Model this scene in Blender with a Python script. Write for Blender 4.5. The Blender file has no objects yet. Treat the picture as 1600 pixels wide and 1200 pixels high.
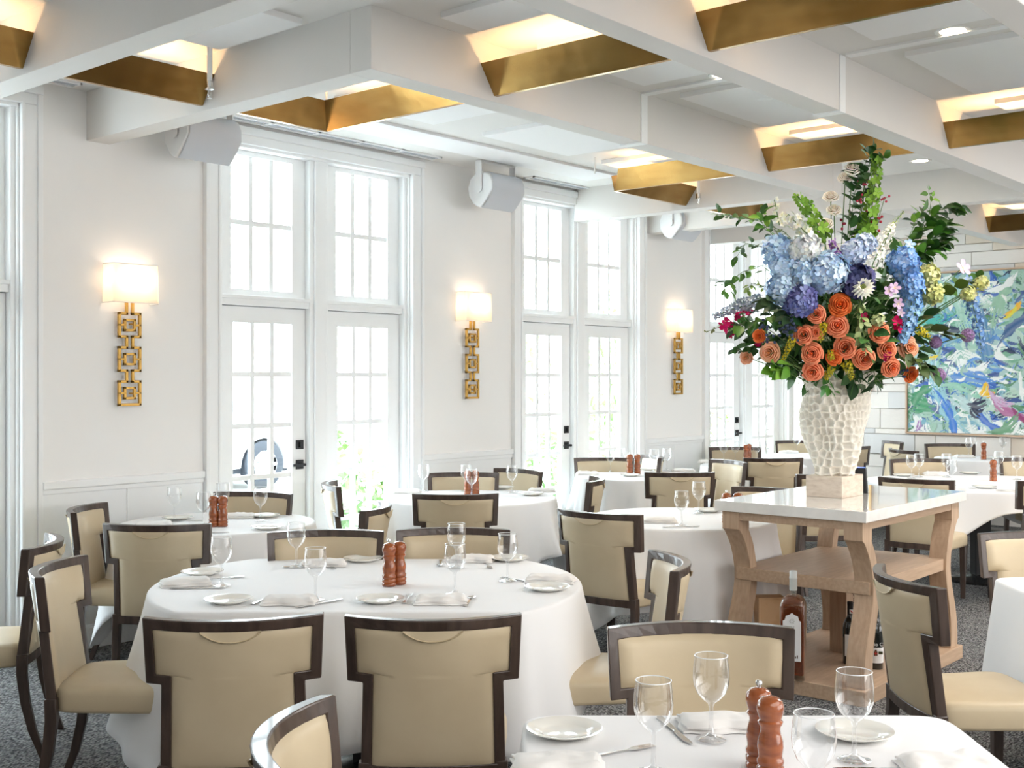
import bpy, math, random
from math import sin, cos, pi, radians, sqrt, atan2
from mathutils import Vector, Matrix, noise

WORLD = 8.0
EXPO = 1.1
FILL = [((2.0, -2.2, 3.2), (0, 0, 0), 6, 3.6, 105, (1, .97, .93)), ((8.5, .6, 3.2), (0, 0, 0), 7, 1.2, 95, (1, .975, .945)), ((7.5, -4.4, 1.7), (pi/2, 0, 0), 10, 2.4, 120, (1, .985, .97))]
C = bpy.context.scene.collection
CX, SX = .7586, .6516          # camera heading: forward = (CX, SX), right = (SX, -CX)
EYE = 1.6
FPX = 1820.0
YAW = -49.34                   # degrees, heading of the diagonal table layout relative to the room
ZT = .76                       # table height

def V(lat, D):                 # metres to the right of / ahead of the viewpoint -> room x, y
    return (CX*D + SX*lat, SX*D - CX*lat)
def PT(u, v, z=ZT):            # a spot on a horizontal level
    D = FPX*(EYE-z)/(v-589.0)
    return V((u-800)/FPX*D, D)
def P3(u, v, D):
    x, y = V((u-800)/FPX*D, D)
    return Vector((x, y, EYE+(589.0-v)/FPX*D))

# ------------------------------------------------------------------ mesh builder
class MB:
    def __init__(s): s.v = []; s.f = []; s.c = []; s.m = []
    def add(s, vs, fs, col=None, mat=0, M=None):
        o = len(s.v)
        if M is not None: vs = [M @ Vector(p) for p in vs]
        s.v += [tuple(p) for p in vs]
        s.f += [tuple(i+o for i in f) for f in fs]
        s.m += [mat]*len(fs)
        if col is None: s.c += [(1, 1, 1)]*len(vs)
        elif isinstance(col, list): s.c += col
        else: s.c += [col]*len(vs)
        return s
    def box(s, x0, x1, y0, y1, z0, z1, **k):
        vs = [(x, y, z) for x in (x0, x1) for y in (y0, y1) for z in (z0, z1)]
        fs = [(0,1,3,2),(4,6,7,5),(0,4,5,1),(2,3,7,6),(0,2,6,4),(1,5,7,3)]
        return s.add(vs, fs, **k)
    def lathe(s, prof, n=24, cap0=True, cap1=True, **k):
        vs = []; fs = []
        for r, z in prof:
            for i in range(n):
                a = 2*pi*i/n; vs.append((r*cos(a), r*sin(a), z))
        for j in range(len(prof)-1):
            for i in range(n):
                i2 = (i+1) % n
                fs.append((j*n+i, j*n+i2, (j+1)*n+i2, (j+1)*n+i))
        if cap0: fs.append(tuple(range(n))[::-1])
        if cap1: fs.append(tuple((len(prof)-1)*n+i for i in range(n)))
        return s.add(vs, fs, **k)
    def tube(s, pts, r, n=6, **k):
        pts = [Vector(p) for p in pts]
        rs = r if isinstance(r, (list, tuple)) else [r]*len(pts)
        vs = []; fs = []; up = None
        for i, p in enumerate(pts):
            t = (pts[min(i+1, len(pts)-1)]-pts[max(i-1, 0)]).normalized()
            if up is None: up = Vector((0, 0, 1)) if abs(t.z) < .9 else Vector((1, 0, 0))
            a = t.cross(up)
            if a.length < 1e-6: a = t.orthogonal()
            a.normalize(); b = a.cross(t).normalized(); up = b
            for q in range(n):
                g = 2*pi*q/n
                vs.append(p+(a*cos(g)+b*sin(g))*rs[i])
        for i in range(len(pts)-1):
            for q in range(n):
                q2 = (q+1) % n
                fs.append((i*n+q, i*n+q2, (i+1)*n+q2, (i+1)*n+q))
        fs.append(tuple(range(n))[::-1]); fs.append(tuple((len(pts)-1)*n+q for q in range(n)))
        return s.add(vs, fs, **k)
    def rows(s, rows, closed=False, **k):      # loft equal-length rows of points
        n = len(rows[0]); vs = [p for r in rows for p in r]; fs = []
        for j in range(len(rows)-1):
            for i in range(n if closed else n-1):
                i2 = (i+1) % n
                fs.append((j*n+i, j*n+i2, (j+1)*n+i2, (j+1)*n+i))
        return s.add(vs, fs, **k)
    def prism(s, poly, d0, d1, axis='y', **k):
        n = len(poly)
        mk = {'y': lambda a, b, d: (a, d, b), 'x': lambda a, b, d: (d, a, b), 'z': lambda a, b, d: (a, b, d)}[axis]
        vs = [mk(a, b, d0) for a, b in poly]+[mk(a, b, d1) for a, b in poly]
        fs = [tuple(range(n))[::-1], tuple(range(n, 2*n))]+[(i, (i+1) % n, n+(i+1) % n, n+i) for i in range(n)]
        return s.add(vs, fs, **k)
    def mesh(s, name, smooth=None):
        me = bpy.data.meshes.new(name)
        me.from_pydata(s.v, [], s.f)
        a = me.color_attributes.new('tint', 'FLOAT_COLOR', 'POINT')
        flat = []
        for c in s.c: flat += [c[0], c[1], c[2], 1.0]
        a.data.foreach_set('color', flat)
        if any(s.m): me.polygons.foreach_set('material_index', s.m)
        if smooth is not None:
            me.polygons.foreach_set('use_smooth', [True]*len(me.polygons))
            me.update()
            if smooth < 180: me.set_sharp_from_angle(angle=radians(smooth))
        me.update()
        return me

def fixn(me):
    import bmesh
    b = bmesh.new(); b.from_mesh(me); bmesh.ops.recalc_face_normals(b, faces=b.faces); b.to_mesh(me); b.free()

def obj(name, mb, mat, parent=None, smooth=None, bevel=0, seg=2, loc=None, rz=None, fix=True):
    me = mb if isinstance(mb, bpy.types.Mesh) else mb.mesh(name, smooth)
    if fix and not isinstance(mb, bpy.types.Mesh): fixn(me)
    if isinstance(mat, (list, tuple)):
        for m in mat:
            me.materials.append(m)
    elif mat is not None and len(me.materials) == 0: me.materials.append(mat)
    o = bpy.data.objects.new(name, me); C.objects.link(o)
    if parent is not None: o.parent = parent
    if loc is not None: o.location = loc
    if rz is not None: o.rotation_euler = (0, 0, radians(rz))
    if bevel:
        b = o.modifiers.new('bevel', 'BEVEL'); b.width = bevel; b.segments = seg; b.limit_method = 'ANGLE'; b.angle_limit = radians(40)
    return o
def tag(o, label, cat, group=None):
    o['label'] = label; o['category'] = cat
    if group: o['group'] = group
    return o
def thing(name, label, cat, loc=(0, 0, 0), rz=0, group=None):
    o = bpy.data.objects.new(name, None); C.objects.link(o)
    o.location = loc; o.rotation_euler = (0, 0, radians(rz)); o.empty_display_size = .1
    return tag(o, label, cat, group)
def struct(o): o['kind'] = 'structure'; return o
def dup(src, loc, rz, label, group=None):
    r = src.copy(); C.objects.link(r); r.location = loc; r.rotation_euler = (0, 0, radians(rz))
    r['label'] = label
    if group: r['group'] = group
    for ch in list(src.children):
        c = ch.copy(); C.objects.link(c); c.parent = r
        for g in list(ch.children):
            d = g.copy(); C.objects.link(d); d.parent = c
    return r
class Kind:            # first call moves the original, later calls copy it with its parts
    def __init__(s, root, group=None): s.root = root; s.used = False; s.group = group
    def place(s, loc, rz, label):
        if not s.used:
            s.used = True; s.root.location = loc; s.root.rotation_euler = (0, 0, radians(rz)); s.root['label'] = label
            if s.group: s.root['group'] = s.group
            return s.root
        return dup(s.root, loc, rz, label, s.group)

# ------------------------------------------------------------------ materials
def mat(name, col, rough=.5, metal=0, spec=.5, attr=False, bump=None, noise_col=None, trans=0, coat=0, emit=None, sheen=0, ior=1.45, sss=0):
    m = bpy.data.materials.new(name); m.use_nodes = True
    nt = m.node_tree; b = nt.nodes['Principled BSDF']
    b.inputs['Base Color'].default_value = (*col, 1); b.inputs['Roughness'].default_value = rough
    b.inputs['Metallic'].default_value = metal; b.inputs['Specular IOR Level'].default_value = spec
    b.inputs['Transmission Weight'].default_value = trans; b.inputs['Coat Weight'].default_value = coat
    b.inputs['IOR'].default_value = ior
    if sheen: b.inputs['Sheen Weight'].default_value = sheen
    if sss:
        b.inputs['Subsurface Weight'].default_value = sss; b.inputs['Subsurface Radius'].default_value = (.02, .01, .005)
    if emit:
        b.inputs['Emission Color'].default_value = (*emit[0], 1); b.inputs['Emission Strength'].default_value = emit[1]
    src = None
    if attr:
        a = nt.nodes.new('ShaderNodeAttribute'); a.attribute_name = 'tint'
        mx = nt.nodes.new('ShaderNodeMix'); mx.data_type = 'RGBA'; mx.blend_type = 'MULTIPLY'; mx.inputs[0].default_value = 1
        mx.inputs[6].default_value = (*col, 1); nt.links.new(a.outputs['Color'], mx.inputs[7])
        nt.links.new(mx.outputs[2], b.inputs['Base Color']); src = mx.outputs[2]
    tc = nt.nodes.new('ShaderNodeTexCoord')
    if noise_col:      # (second colour, scale tuple, detail, low, high)
        c2, sc, det, lo, hi = noise_col
        mp = nt.nodes.new('ShaderNodeMapping'); mp.inputs['Scale'].default_value = sc
        nt.links.new(tc.outputs['Object'], mp.inputs[0])
        n = nt.nodes.new('ShaderNodeTexNoise'); n.inputs['Scale'].default_value = 1; n.inputs['Detail'].default_value = det
        nt.links.new(mp.outputs[0], n.inputs['Vector'])
        mr = nt.nodes.new('ShaderNodeMapRange'); mr.inputs[1].default_value = lo; mr.inputs[2].default_value = hi
        nt.links.new(n.outputs[0], mr.inputs[0])
        mx = nt.nodes.new('ShaderNodeMix'); mx.data_type = 'RGBA'
        mx.inputs[6].default_value = (*col, 1); mx.inputs[7].default_value = (*c2, 1)
        if src: nt.links.new(src, mx.inputs[6])
        nt.links.new(mr.outputs[0], mx.inputs[0]); nt.links.new(mx.outputs[2], b.inputs['Base Color'])
    if bump:           # (scale, strength, distance)
        n = nt.nodes.new('ShaderNodeTexNoise'); n.inputs['Scale'].default_value = bump[0]; n.inputs['Detail'].default_value = 3
        nt.links.new(tc.outputs['Object'], n.inputs['Vector'])
        bp = nt.nodes.new('ShaderNodeBump'); bp.inputs['Strength'].default_value = bump[1]; bp.inputs['Distance'].default_value = bump[2]
        nt.links.new(n.outputs[0], bp.inputs['Height']); nt.links.new(bp.outputs[0], b.inputs['Normal'])
    return m
def glassy(name, tint=(.97, .98, .98), edge=.9, base=.03, power=.35):
    m = bpy.data.materials.new(name); m.use_nodes = True; nt = m.node_tree; nt.nodes.clear()
    out = nt.nodes.new('ShaderNodeOutputMaterial'); mix = nt.nodes.new('ShaderNodeMixShader')
    t = nt.nodes.new('ShaderNodeBsdfTransparent'); t.inputs[0].default_value = (*tint, 1)
    g = nt.nodes.new('ShaderNodeBsdfGlossy'); g.inputs['Roughness'].default_value = .02; g.inputs[0].default_value = (1, 1, 1, 1)
    lw = nt.nodes.new('ShaderNodeLayerWeight'); lw.inputs['Blend'].default_value = power
    mr = nt.nodes.new('ShaderNodeMapRange'); mr.inputs[3].default_value = base; mr.inputs[4].default_value = edge
    nt.links.new(lw.outputs['Facing'], mr.inputs[0])
    pw = nt.nodes.new('ShaderNodeMath'); pw.operation = 'POWER'; pw.inputs[1].default_value = 1.6
    nt.links.new(mr.outputs[0], pw.inputs[0])
    nt.links.new(pw.outputs[0], mix.inputs[0]); nt.links.new(t.outputs[0], mix.inputs[1]); nt.links.new(g.outputs[0], mix.inputs[2])
    nt.links.new(mix.outputs[0], out.inputs[0])
    return m

M = {}
M['wall'] = mat('wall_paint', (.905, .90, .89), .7, bump=(60, .05, .002))
M['trim'] = mat('white_trim_paint', (.91, .925, .93), .35)
M['ceiling'] = mat('ceiling_paint', (.80, .79, .77), .8)
M['panel'] = mat('ceiling_panel_paint', (.92, .925, .93), .7)
M['beam'] = mat('beam_paint', (.74, .72, .695), .6)
M['leather'] = mat('cream_leather', (.60, .50, .345), .38, bump=(90, .08, .002), noise_col=((.54, .44, .295), (5, 5, 5), 3, .35, .75), spec=.45)
M['leather_dark'] = mat('cream_leather_pull', (.55, .44, .28), .42)
M['walnut'] = mat('dark_walnut', (.075, .05, .04), .32, noise_col=((.035, .022, .017), (30, 30, 4), 4, .35, .7), coat=.25)
M['cloth'] = mat('white_linen', (.86, .86, .87), .85, bump=(260, .06, .001), sheen=.2)
M['napkin'] = mat('napkin_linen', (.86, .84, .82), .85, bump=(300, .08, .001))
M['china'] = mat('white_china', (.86, .85, .80), .12, coat=.5)
M['steel'] = mat('polished_steel', (.62, .61, .60), .18, metal=1)
M['chrome'] = mat('chrome', (.75, .75, .75), .12, metal=1)
M['millwood'] = mat('varnished_red_wood', (.36, .095, .022), .18, noise_col=((.20, .045, .012), (18, 18, 60), 3, .35, .7), coat=.7)
M['oak'] = mat('light_oak', (.52, .365, .25), .45, noise_col=((.43, .295, .195), (6, 60, 60), 4, .35, .7))
M['oak_v'] = mat('light_oak_upright', (.52, .365, .25), .45, noise_col=((.43, .295, .195), (60, 60, 6), 4, .35, .7))
M['quartz'] = mat('white_quartz', (.80, .78, .75), .07, noise_col=((.74, .72, .69), (14, 14, 14), 4, .4, .7), coat=.6)
M['brass'] = mat('brushed_brass', (.47, .29, .10), .2, metal=1, noise_col=((.36, .20, .06), (3, 3, 12), 3, .3, .7), bump=(1.6, .2, .05))
M['gold'] = mat('gilt_metal', (.68, .40, .10), .38, metal=.6)
M['black'] = mat('black_metal', (.012, .013, .016), .35)
M['pedestal'] = mat('black_pedestal', (.01, .01, .011), .4)
M['base_metal'] = mat('grey_base_plate', (.10, .105, .11), .25, metal=.8)
M['spk'] = mat('speaker_plastic', (.82, .82, .82), .45)
M['grille'] = mat('speaker_grille', (.58, .61, .66), .6)
M['travertine'] = mat('travertine', (.70, .60, .50), .5, noise_col=((.56, .45, .36), (20, 20, 60), 6, .4, .75), bump=(80, .25, .004))
M['vase'] = mat('textured_ceramic', (.84, .80, .73), .75, attr=True, bump=(120, .15, .002))
M['glass'] = glassy('drinking_glass', (.965, .97, .975), edge=1.0, base=.12, power=.4)
M['pane'] = glassy('window_glass', (.96, .985, .98), edge=.6, base=.05, power=.2)
M['rim'] = mat('glass_rim', (.9, .93, .95), .05, spec=1, coat=1)
M['stone'] = mat('stone_cladding', (1, 1, 1), .7, attr=True, bump=(25, .35, .006))
M['attr'] = mat('petals', (1, 1, 1), .55, attr=True, spec=.25, sss=.15)
M['leaf'] = mat('leaves', (1, 1, 1), .42, attr=True, spec=.4)
M['stem'] = mat('green_stem', (.10, .19, .05), .6)
M['paint'] = mat('oil_paint', (1, 1, 1), .45, attr=True, bump=(40, .4, .01))
M['canvas_frame'] = mat('pale_wood_frame', (.60, .42, .29), .5)
M['car'] = mat('white_car_paint', (.85, .86, .88), .2, coat=1)
M['tyre'] = mat('grey_rubber', (.022, .026, .034), .8)
M['carglass'] = mat('car_glass', (.25, .28, .3), .1)
M['ground'] = mat('pale_pavement', (.62, .62, .60), .9, bump=(8, .2, .01))
M['pine'] = mat('pine_wood', (.66, .43, .24), .5, noise_col=((.50, .27, .12), (9, 50, 9), 4, .45, .8))
M['label_paper'] = mat('label_paper', (.80, .80, .80), .7)
M['ink'] = mat('dark_ink', (.02, .02, .02), .6)
M['ink_white'] = mat('white_ink', (.85, .85, .83), .6)
M['ink_red'] = mat('red_ink', (.55, .03, .03), .6)
M['ink_brown'] = mat('brown_ink', (.09, .05, .02), .6)
M['cognac'] = mat('amber_spirit', (.42, .085, .012), .04, trans=.75, coat=1, ior=1.36)
M['clear'] = glassy('clear_bottle_glass', (.92, .9, .86), edge=.9, base=.08, power=.45)
M['cap'] = mat('pale_capsule', (.62, .64, .62), .4)
M['darkglass'] = mat('dark_wine_glass', (.006, .008, .007), .06, coat=1)
M['foil'] = mat('black_foil', (.012, .012, .014), .3)
M['bulb'] = mat('lamp_glow', (1, .9, .75), .5, emit=((1, .80, .52), 9))
def shade_mat():
    m = bpy.data.materials.new('linen_shade'); m.use_nodes = True; nt = m.node_tree; b = nt.nodes['Principled BSDF']
    b.inputs['Base Color'].default_value = (.85, .78, .70, 1); b.inputs['Roughness'].default_value = .9
    tr = nt.nodes.new('ShaderNodeBsdfTranslucent'); tr.inputs[0].default_value = (.95, .86, .74, 1)
    mx = nt.nodes.new('ShaderNodeMixShader'); mx.inputs[0].default_value = .55
    nt.links.new(b.outputs[0], mx.inputs[1]); nt.links.new(tr.outputs[0], mx.inputs[2])
    nt.links.new(mx.outputs[0], nt.nodes['Material Output'].inputs[0])
    return m
M['shade'] = shade_mat()
def carpet_mat():
    m = bpy.data.materials.new('woven_carpet'); m.use_nodes = True; nt = m.node_tree; b = nt.nodes['Principled BSDF']
    b.inputs['Roughness'].default_value = .95; b.inputs['Specular IOR Level'].default_value = .1
    tc = nt.nodes.new('ShaderNodeTexCoord'); mp = nt.nodes.new('ShaderNodeMapping')
    mp.inputs['Rotation'].default_value = (0, 0, radians(20)); mp.inputs['Scale'].default_value = (62, 130, 1)
    nt.links.new(tc.outputs['Object'], mp.inputs[0])
    vo = nt.nodes.new('ShaderNodeTexVoronoi'); vo.feature = 'F1'; vo.inputs['Scale'].default_value = 1; vo.inputs['Randomness'].default_value = .75
    nt.links.new(mp.outputs[0], vo.inputs['Vector'])
    cr = nt.nodes.new('ShaderNodeValToRGB')
    e = cr.color_ramp.elements; e[0].position = .1; e[0].color = (.30, .295, .29, 1); e[1].position = .75; e[1].color = (.022, .024, .032, 1)
    nt.links.new(vo.outputs['Distance'], cr.inputs[0])
    hs = nt.nodes.new('ShaderNodeMix'); hs.data_type = 'RGBA'; hs.blend_type = 'MULTIPLY'; hs.inputs[0].default_value = .6
    nt.links.new(cr.outputs[0], hs.inputs[6]); nt.links.new(vo.outputs['Color'], hs.inputs[7])
    sat = nt.nodes.new('ShaderNodeHueSaturation'); sat.inputs['Saturation'].default_value = .12; sat.inputs['Value'].default_value = 1.5
    nt.links.new(hs.outputs[2], sat.inputs['Color']); nt.links.new(sat.outputs[0], b.inputs['Base Color'])
    bp = nt.nodes.new('ShaderNodeBump'); bp.invert = True; bp.inputs['Strength'].default_value = .6; bp.inputs['Distance'].default_value = .006
    nt.links.new(vo.outputs['Distance'], bp.inputs['Height']); nt.links.new(bp.outputs[0], b.inputs['Normal'])
    return m
M['carpet'] = carpet_mat()

# ------------------------------------------------------------------ room shell
WY = 6.37; CZ = 3.28; XW = 12.9
X0, Y0 = -2.6, -4.6
mb = MB(); mb.box(X0, XW+.3, Y0, 7.0, -.06, 0)
struct(obj('floor', mb, M['carpet']))
mb = MB(); mb.box(X0, XW+.3, Y0, 7.0, CZ, CZ+.1)
struct(obj('ceiling', mb, M['ceiling']))
mb = MB(); mb.box(X0-.15, X0, Y0, 7.0, 0, CZ); struct(obj('wall_left', mb, M['wall']))
mb = MB(); mb.box(X0, XW+.3, Y0-.15, Y0, 0, CZ); struct(obj('wall_front', mb, M['wall']))
WC = [2.30, 5.36, 8.39, 11.42]; HW = .985
mb = MB()
edges = [X0]+[e for c in WC for e in (c-HW+.06, c+HW-.06)]
for a, b in zip(edges[0::2], edges[1::2]): mb.box(a, b, WY, WY+.25, 0, CZ)
mb.box(WC[-1]+HW-.06, WC[-1]+HW+.015, WY, WY+.25, 0, CZ)
for c in WC: mb.box(c-HW+.06, c+HW-.06, WY, WY+.25, 3.16, CZ)
mb.box(WC[-1]+HW-.06, XW+.2, 6.95, 7.0, 0, CZ)
struct(obj('wall_windows', mb, M['wall']))

# chair rail, wainscot and baseboard on the piers
rail = MB(); base = MB(); wains = MB()
for a, b in [(X0, WC[0]-HW)]+[(WC[i]+HW, WC[i+1]-HW) for i in range(3)]:
    rail.box(a+.004, b-.004, WY-.035, WY+.01, .955, 1.0); rail.box(a+.004, b-.004, WY-.022, WY+.01, .925, .955)
    base.box(a+.004, b-.004, WY-.02, WY+.01, 0, .125); base.box(a+.004, b-.004, WY-.012, WY+.01, .125, .14)
    mid = (a+b)/2 if b-a < 2 else b-.6
    for p, q in ((a+.01, mid-.003), (mid+.003, b-.01)): wains.box(p, q, WY-.007, WY+.01, .14, .925)
struct(obj('trim_1', rail, M['trim'], bevel=.006)); struct(obj('baseboard_windows', base, M['trim'], bevel=.004))
struct(obj('trim_2', wains, M['trim']))

# windows and doors
def make_window(i, c):
    k = MB()
    for s in (-1, 1):
        a, b = sorted((c+s*.865, c+s*HW)); k.box(a, b, WY-.025, WY+.02, 0, 3.14)
        a, b = sorted((c+s*.955, c+s*HW)); k.box(a, b, WY-.04, WY-.02, 0, 3.2)
        a, b = sorted((c+s*.865, c+s*.885)); k.box(a, b, WY-.034, WY-.02, 0, 3.15)
        a, b = sorted((c+s*.822, c+s*.868)); k.box(a, b, WY+.02, WY+.2, 0, 3.16)
        a, b = sorted((c+s*.85, c+s*.866)); k.box(a, b, WY, WY+.06, 0, 3.15)
    k.box(c-HW+.001, c+HW-.001, WY-.026, WY+.02, 3.14, 3.25); k.box(c-HW-.002, c+HW+.002, WY-.045, WY-.02, 3.2, 3.252)
    k.box(c-.87, c+.87, WY, WY+.2, 3.12, 3.17)
    w = struct(obj('window_%d' % i, k, M['trim'], bevel=.005))
    k = MB(); k.box(c-.085, c+.085, WY+.03, WY+.2, 0, 3.13); k.box(c-.05, c+.05, WY+.012, WY+.04, 0, 3.13)
    obj('mullion', k, M['trim'], w, bevel=.006)
    k = MB(); k.box(c-.83, c+.83, WY+.04, WY+.2, 2.077, 2.146); k.box(c-.83, c+.83, WY+.028, WY+.05, 2.12, 2.146); k.box(c-.83, c+.83, WY+.122, WY+.2, 2.03, 2.08)
    obj('transom_bar', k, M['trim'], w, bevel=.004)
    for s in (-1, 1):
        a, b = sorted((c+s*.085, c+s*.825))
        y0, y1 = WY+.085, WY+.13
        k = MB(); st = .115
        k.box(a, a+st, y0, y1, 2.146, 3.125); k.box(b-st, b, y0, y1, 2.146, 3.125)
        k.box(a+st, b-st, y0, y1, 2.146, 2.19); k.box(a+st, b-st, y0, y1, 3.085, 3.125)
        gw = (b-a-2*st)
        for q in (1, 2): k.box(a+st+gw*q/3-.017, a+st+gw*q/3+.017, y0+.01, y1-.008, 2.19, 3.085)
        k.box(a+st, b-st, y0+.012, y1-.006, 2.62, 2.654)
        sash = obj('sash', k, M['trim'], w)
        k = MB(); k.box(a+st, b-st, y0+.024, y0+.028, 2.19, 3.085); obj('pane', k, M['pane'], sash)
    for n, s in enumerate((-1, 1)):
        a, b = sorted((c+s*.088, c+s*.82)); st = .12; y0, y1 = WY+.075, WY+.12
        k = MB()
        k.box(a, a+st, y0, y1, .012, 2.072); k.box(b-st, b, y0, y1, .012, 2.072)
        k.box(a+st, b-st, y0, y1, 1.965, 2.072); k.box(a+st, b-st, y0, y1, .012, .225)
        gw = b-a-2*st
        for q in (1, 2): k.box(a+st+gw*q/3-.017, a+st+gw*q/3+.017, y0+.01, y1-.008, .225, 1.965)
        for q in range(1, 5): k.box(a+st, b-st, y0+.012, y1-.006, .225+1.74*q/5-.017, .225+1.74*q/5+.017)
        d = struct(obj('door_%d' % ((i-1)*2+n+1), k, M['trim']))
        k = MB(); k.box(a+st, b-st, y0+.024, y0+.028, .225, 1.965); obj('pane', k, M['pane'], d)
        if s < 0:
            hx = b-.055
            k = MB(); k.box(hx-.032, hx+.032, y0-.01, y0, 1.095, 1.16); k.box(hx-.007, hx+.007, y0-.024, y0-.009, 1.11, 1.145)
            dk = obj('deadbolt', k, M['black'], d, bevel=.002); dk['label'] = 'black square deadbolt plate'
            k = MB(); k.box(hx-.032, hx+.032, y0-.01, y0, .955, 1.02)
            k.tube([(hx, y0-.008, .988), (hx, y0-.055, .988)], .011, 10)
            k.box(hx-.1, hx+.012, y0-.062, y0-.046, .979, .997)
            lv = obj('lever_handle', k, M['black'], d, bevel=.002); lv['label'] = 'black lever handle on square plate'
for i, c in enumerate(WC): make_window(i+1, c)

# stone clad far wall: coursed blocks, one mesh
rnd = random.Random(5)
mb = MB(); mb.box(XW+.04, XW+.3, Y0, 7.0, 0, CZ, col=(.62, .56, .50))
z = 0
while z < CZ-.01:
    h = min(rnd.choice([.06, .09, .12, .15, .19, .23]), CZ-z)
    if CZ-(z+h) < .04: h = CZ-z
    y = 7.0-rnd.random()*.4
    lasty = 7.0
    while lasty > Y0+.01:
        y2 = max(Y0, lasty-rnd.uniform(.22, 1.05))
        if y2-Y0 < .1: y2 = Y0
        g = .0025; dpt = rnd.uniform(0, .022)
        w = rnd.random(); t = rnd.uniform(.90, 1.0)
        col = (.83*t, .79*t, .745*t) if w < .72 else ((.76*t, .665*t, .56*t) if w < .86 else (.70*t, .70*t, .70*t))
        mb.box(XW-dpt, XW+.06, y2+g, lasty-g, z+g, z+h-g, col=col)
        lasty = y2
    z += h
struct(obj('wall_far_stone', mb, M['stone'], bevel=.003, seg=1))

# ------------------------------------------------------------------ ceiling beams, panels, vents
BZ = 2.99
def beam(x0, x1, y0, y1, z0=BZ):
    mb = MB(); mb.box(x0, x1, y0, y1, z0, CZ+.005); return struct(obj('ceiling_beam', mb, M['beam'], bevel=.003))
ROWS_Y = [3.905, 2.66, 1.385, .125]
for y in ROWS_Y:
    beam(3.57 if y == 3.905 else 2.75, 5.715, y, y+.14)
    beam(5.77, 9.41 if y == 2.66 else 8.27, y-.004, y+.144, BZ-.006)
    beam(9.56, XW, y, y+.14)
    mb = MB(); mb.box(5.71, 5.775, y-.008, y+.148, BZ-.008, CZ); struct(obj('ceiling_beam', mb, M['trim'], bevel=.002))
beam(2.60, 2.75, -1.0, WY); beam(3.57, 3.72, 4.045, WY)
beam(8.27, 8.42, 3.9, WY); beam(9.41, 9.56, -1.0, WY); beam(10.60, 10.75, 4.045, WY)
mb = MB()
for y in (2.80, 1.525): mb.box(5.71, 5.775, y, y+1.1, CZ-.012, CZ)
struct(obj('trim_3', mb, M['trim']))
mb = MB()
for y0, y1 in ((4.28, 5.36), (3.02, 3.74), (1.76, 2.38), (.5, 1.15)):
    for x0, x1 in ((3.85, 4.12), (4.55, 5.5), (5.88, 6.93), (7.25, 8.1), (9.75, 10.9), (11.1, 12.3)):
        if y0 > 4:
            x0 += .05; x1 -= .05
        mb.box(x0, x1, y0, y1, CZ-.03, CZ+.004)
mb.box(2.85, 3.5, 4.3, 4.95, CZ-.03, CZ+.004); mb.box(1.4, 2.4, 4.3, 4.95, CZ-.03, CZ+.004); mb.box(2.85, 3.5, 3.02, 3.74, CZ-.03, CZ+.004)
mb.box(5.0, 7.9, 5.62, 5.95, CZ-.02, CZ+.004); mb.box(8.6, 9.3, 4.4, 4.95, CZ-.03, CZ+.004)
struct(obj('trim_4', mb, M['panel'], bevel=.003))
def vent(x0, x1, label):
    mb = MB(); y0, y1 = 6.20, 6.31
    mb.box(x0, x1, y0, y0+.012, CZ-.012, CZ); mb.box(x0, x1, y1-.012, y1, CZ-.012, CZ)
    mb.box(x0, x0+.012, y0, y1, CZ-.012, CZ); mb.box(x1-.012, x1, y0, y1, CZ-.012, CZ)
    n = max(1, round((x1-x0)/.38))
    for q in range(1, n): mb.box(x0+(x1-x0)*q/n-.012, x0+(x1-x0)*q/n+.012, y0, y1, CZ-.010, CZ)
    o = tag(obj('ceiling_vent', mb, M['trim']), label, 'vent', 'slot diffusers along the window wall')
    mb = MB()
    for q in range(2): mb.box(x0+.012, x1-.012, y0+.028+.035*q, y0+.04+.035*q, CZ-.009, CZ-.001)
    obj('slat', mb, M['grille'], o)
vent(4.40, 6.40, 'long white slot vent in ceiling above the nearest full glass doors')
vent(7.50, 9.10, 'long white slot vent in ceiling above the middle glass doors')
vent(3.28, 3.45, 'short white slot vent in ceiling at the far left window corner')

# brass light troughs: V-shaped, open to the ceiling
TZ0, TZ1, TO = 3.02, 3.165, .115
def trough(kind, fixed, a, b, label, ma=0, mb_=0, bulbs=True):
    # kind 'x': runs along x at y=fixed ; 'y': runs along y at x=fixed. ma/mb_: mitre offsets at the ends
    t = thing('pendant_light_trough', label, 'light trough', group='brass light troughs between the ceiling beams')
    def P(run, off, z): return (run, fixed+off, z) if kind == 'x' else (fixed+off, run, z)
    for s in (-1, 1):
        k = MB(); th = .004
        def end(run, mit, off): return run+mit*off
        v = []
        for (o_, zz) in ((s*.012, TZ0), (s*TO, TZ1), (s*(TO-th), TZ1), (s*(.012-th), TZ0+th)):
            v += [P(end(a, ma, o_), o_, zz), P(end(b, mb_, o_), o_, zz)]
        k.add(v, [(0,1,3,2),(2,3,5,4),(4,5,7,6),(6,7,1,0),(0,2,4,6),(1,7,5,3)])
        obj('brass_plate', k, M['brass'], t)
    k = MB(); k.add([P(a, -.012, TZ0), P(b, -.012, TZ0), P(b, .012, TZ0), P(a, .012, TZ0)], [(0,1,2,3)])
    obj('trough_bottom', k, M['brass'], t)
    return t
def trough_light(kind, fixed, a, b, w):
    L = bpy.data.lights.new('trough_lamp', 'AREA'); L.shape = 'RECTANGLE'; L.size = max(.1, b-a-.1); L.size_y = .03; L.energy = w; L.color = (1, .62, .30)
    o = bpy.data.objects.new('trough_lamp', L); C.objects.link(o)
    mid = (a+b)/2
    o.location = (mid, fixed, TZ0+.03) if kind == 'x' else (fixed, mid, TZ0+.03)
    o.rotation_euler = (pi, 0, 0 if kind == 'x' else pi/2)
YA = 5.21; XA, XB = 4.42, 7.27
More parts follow.
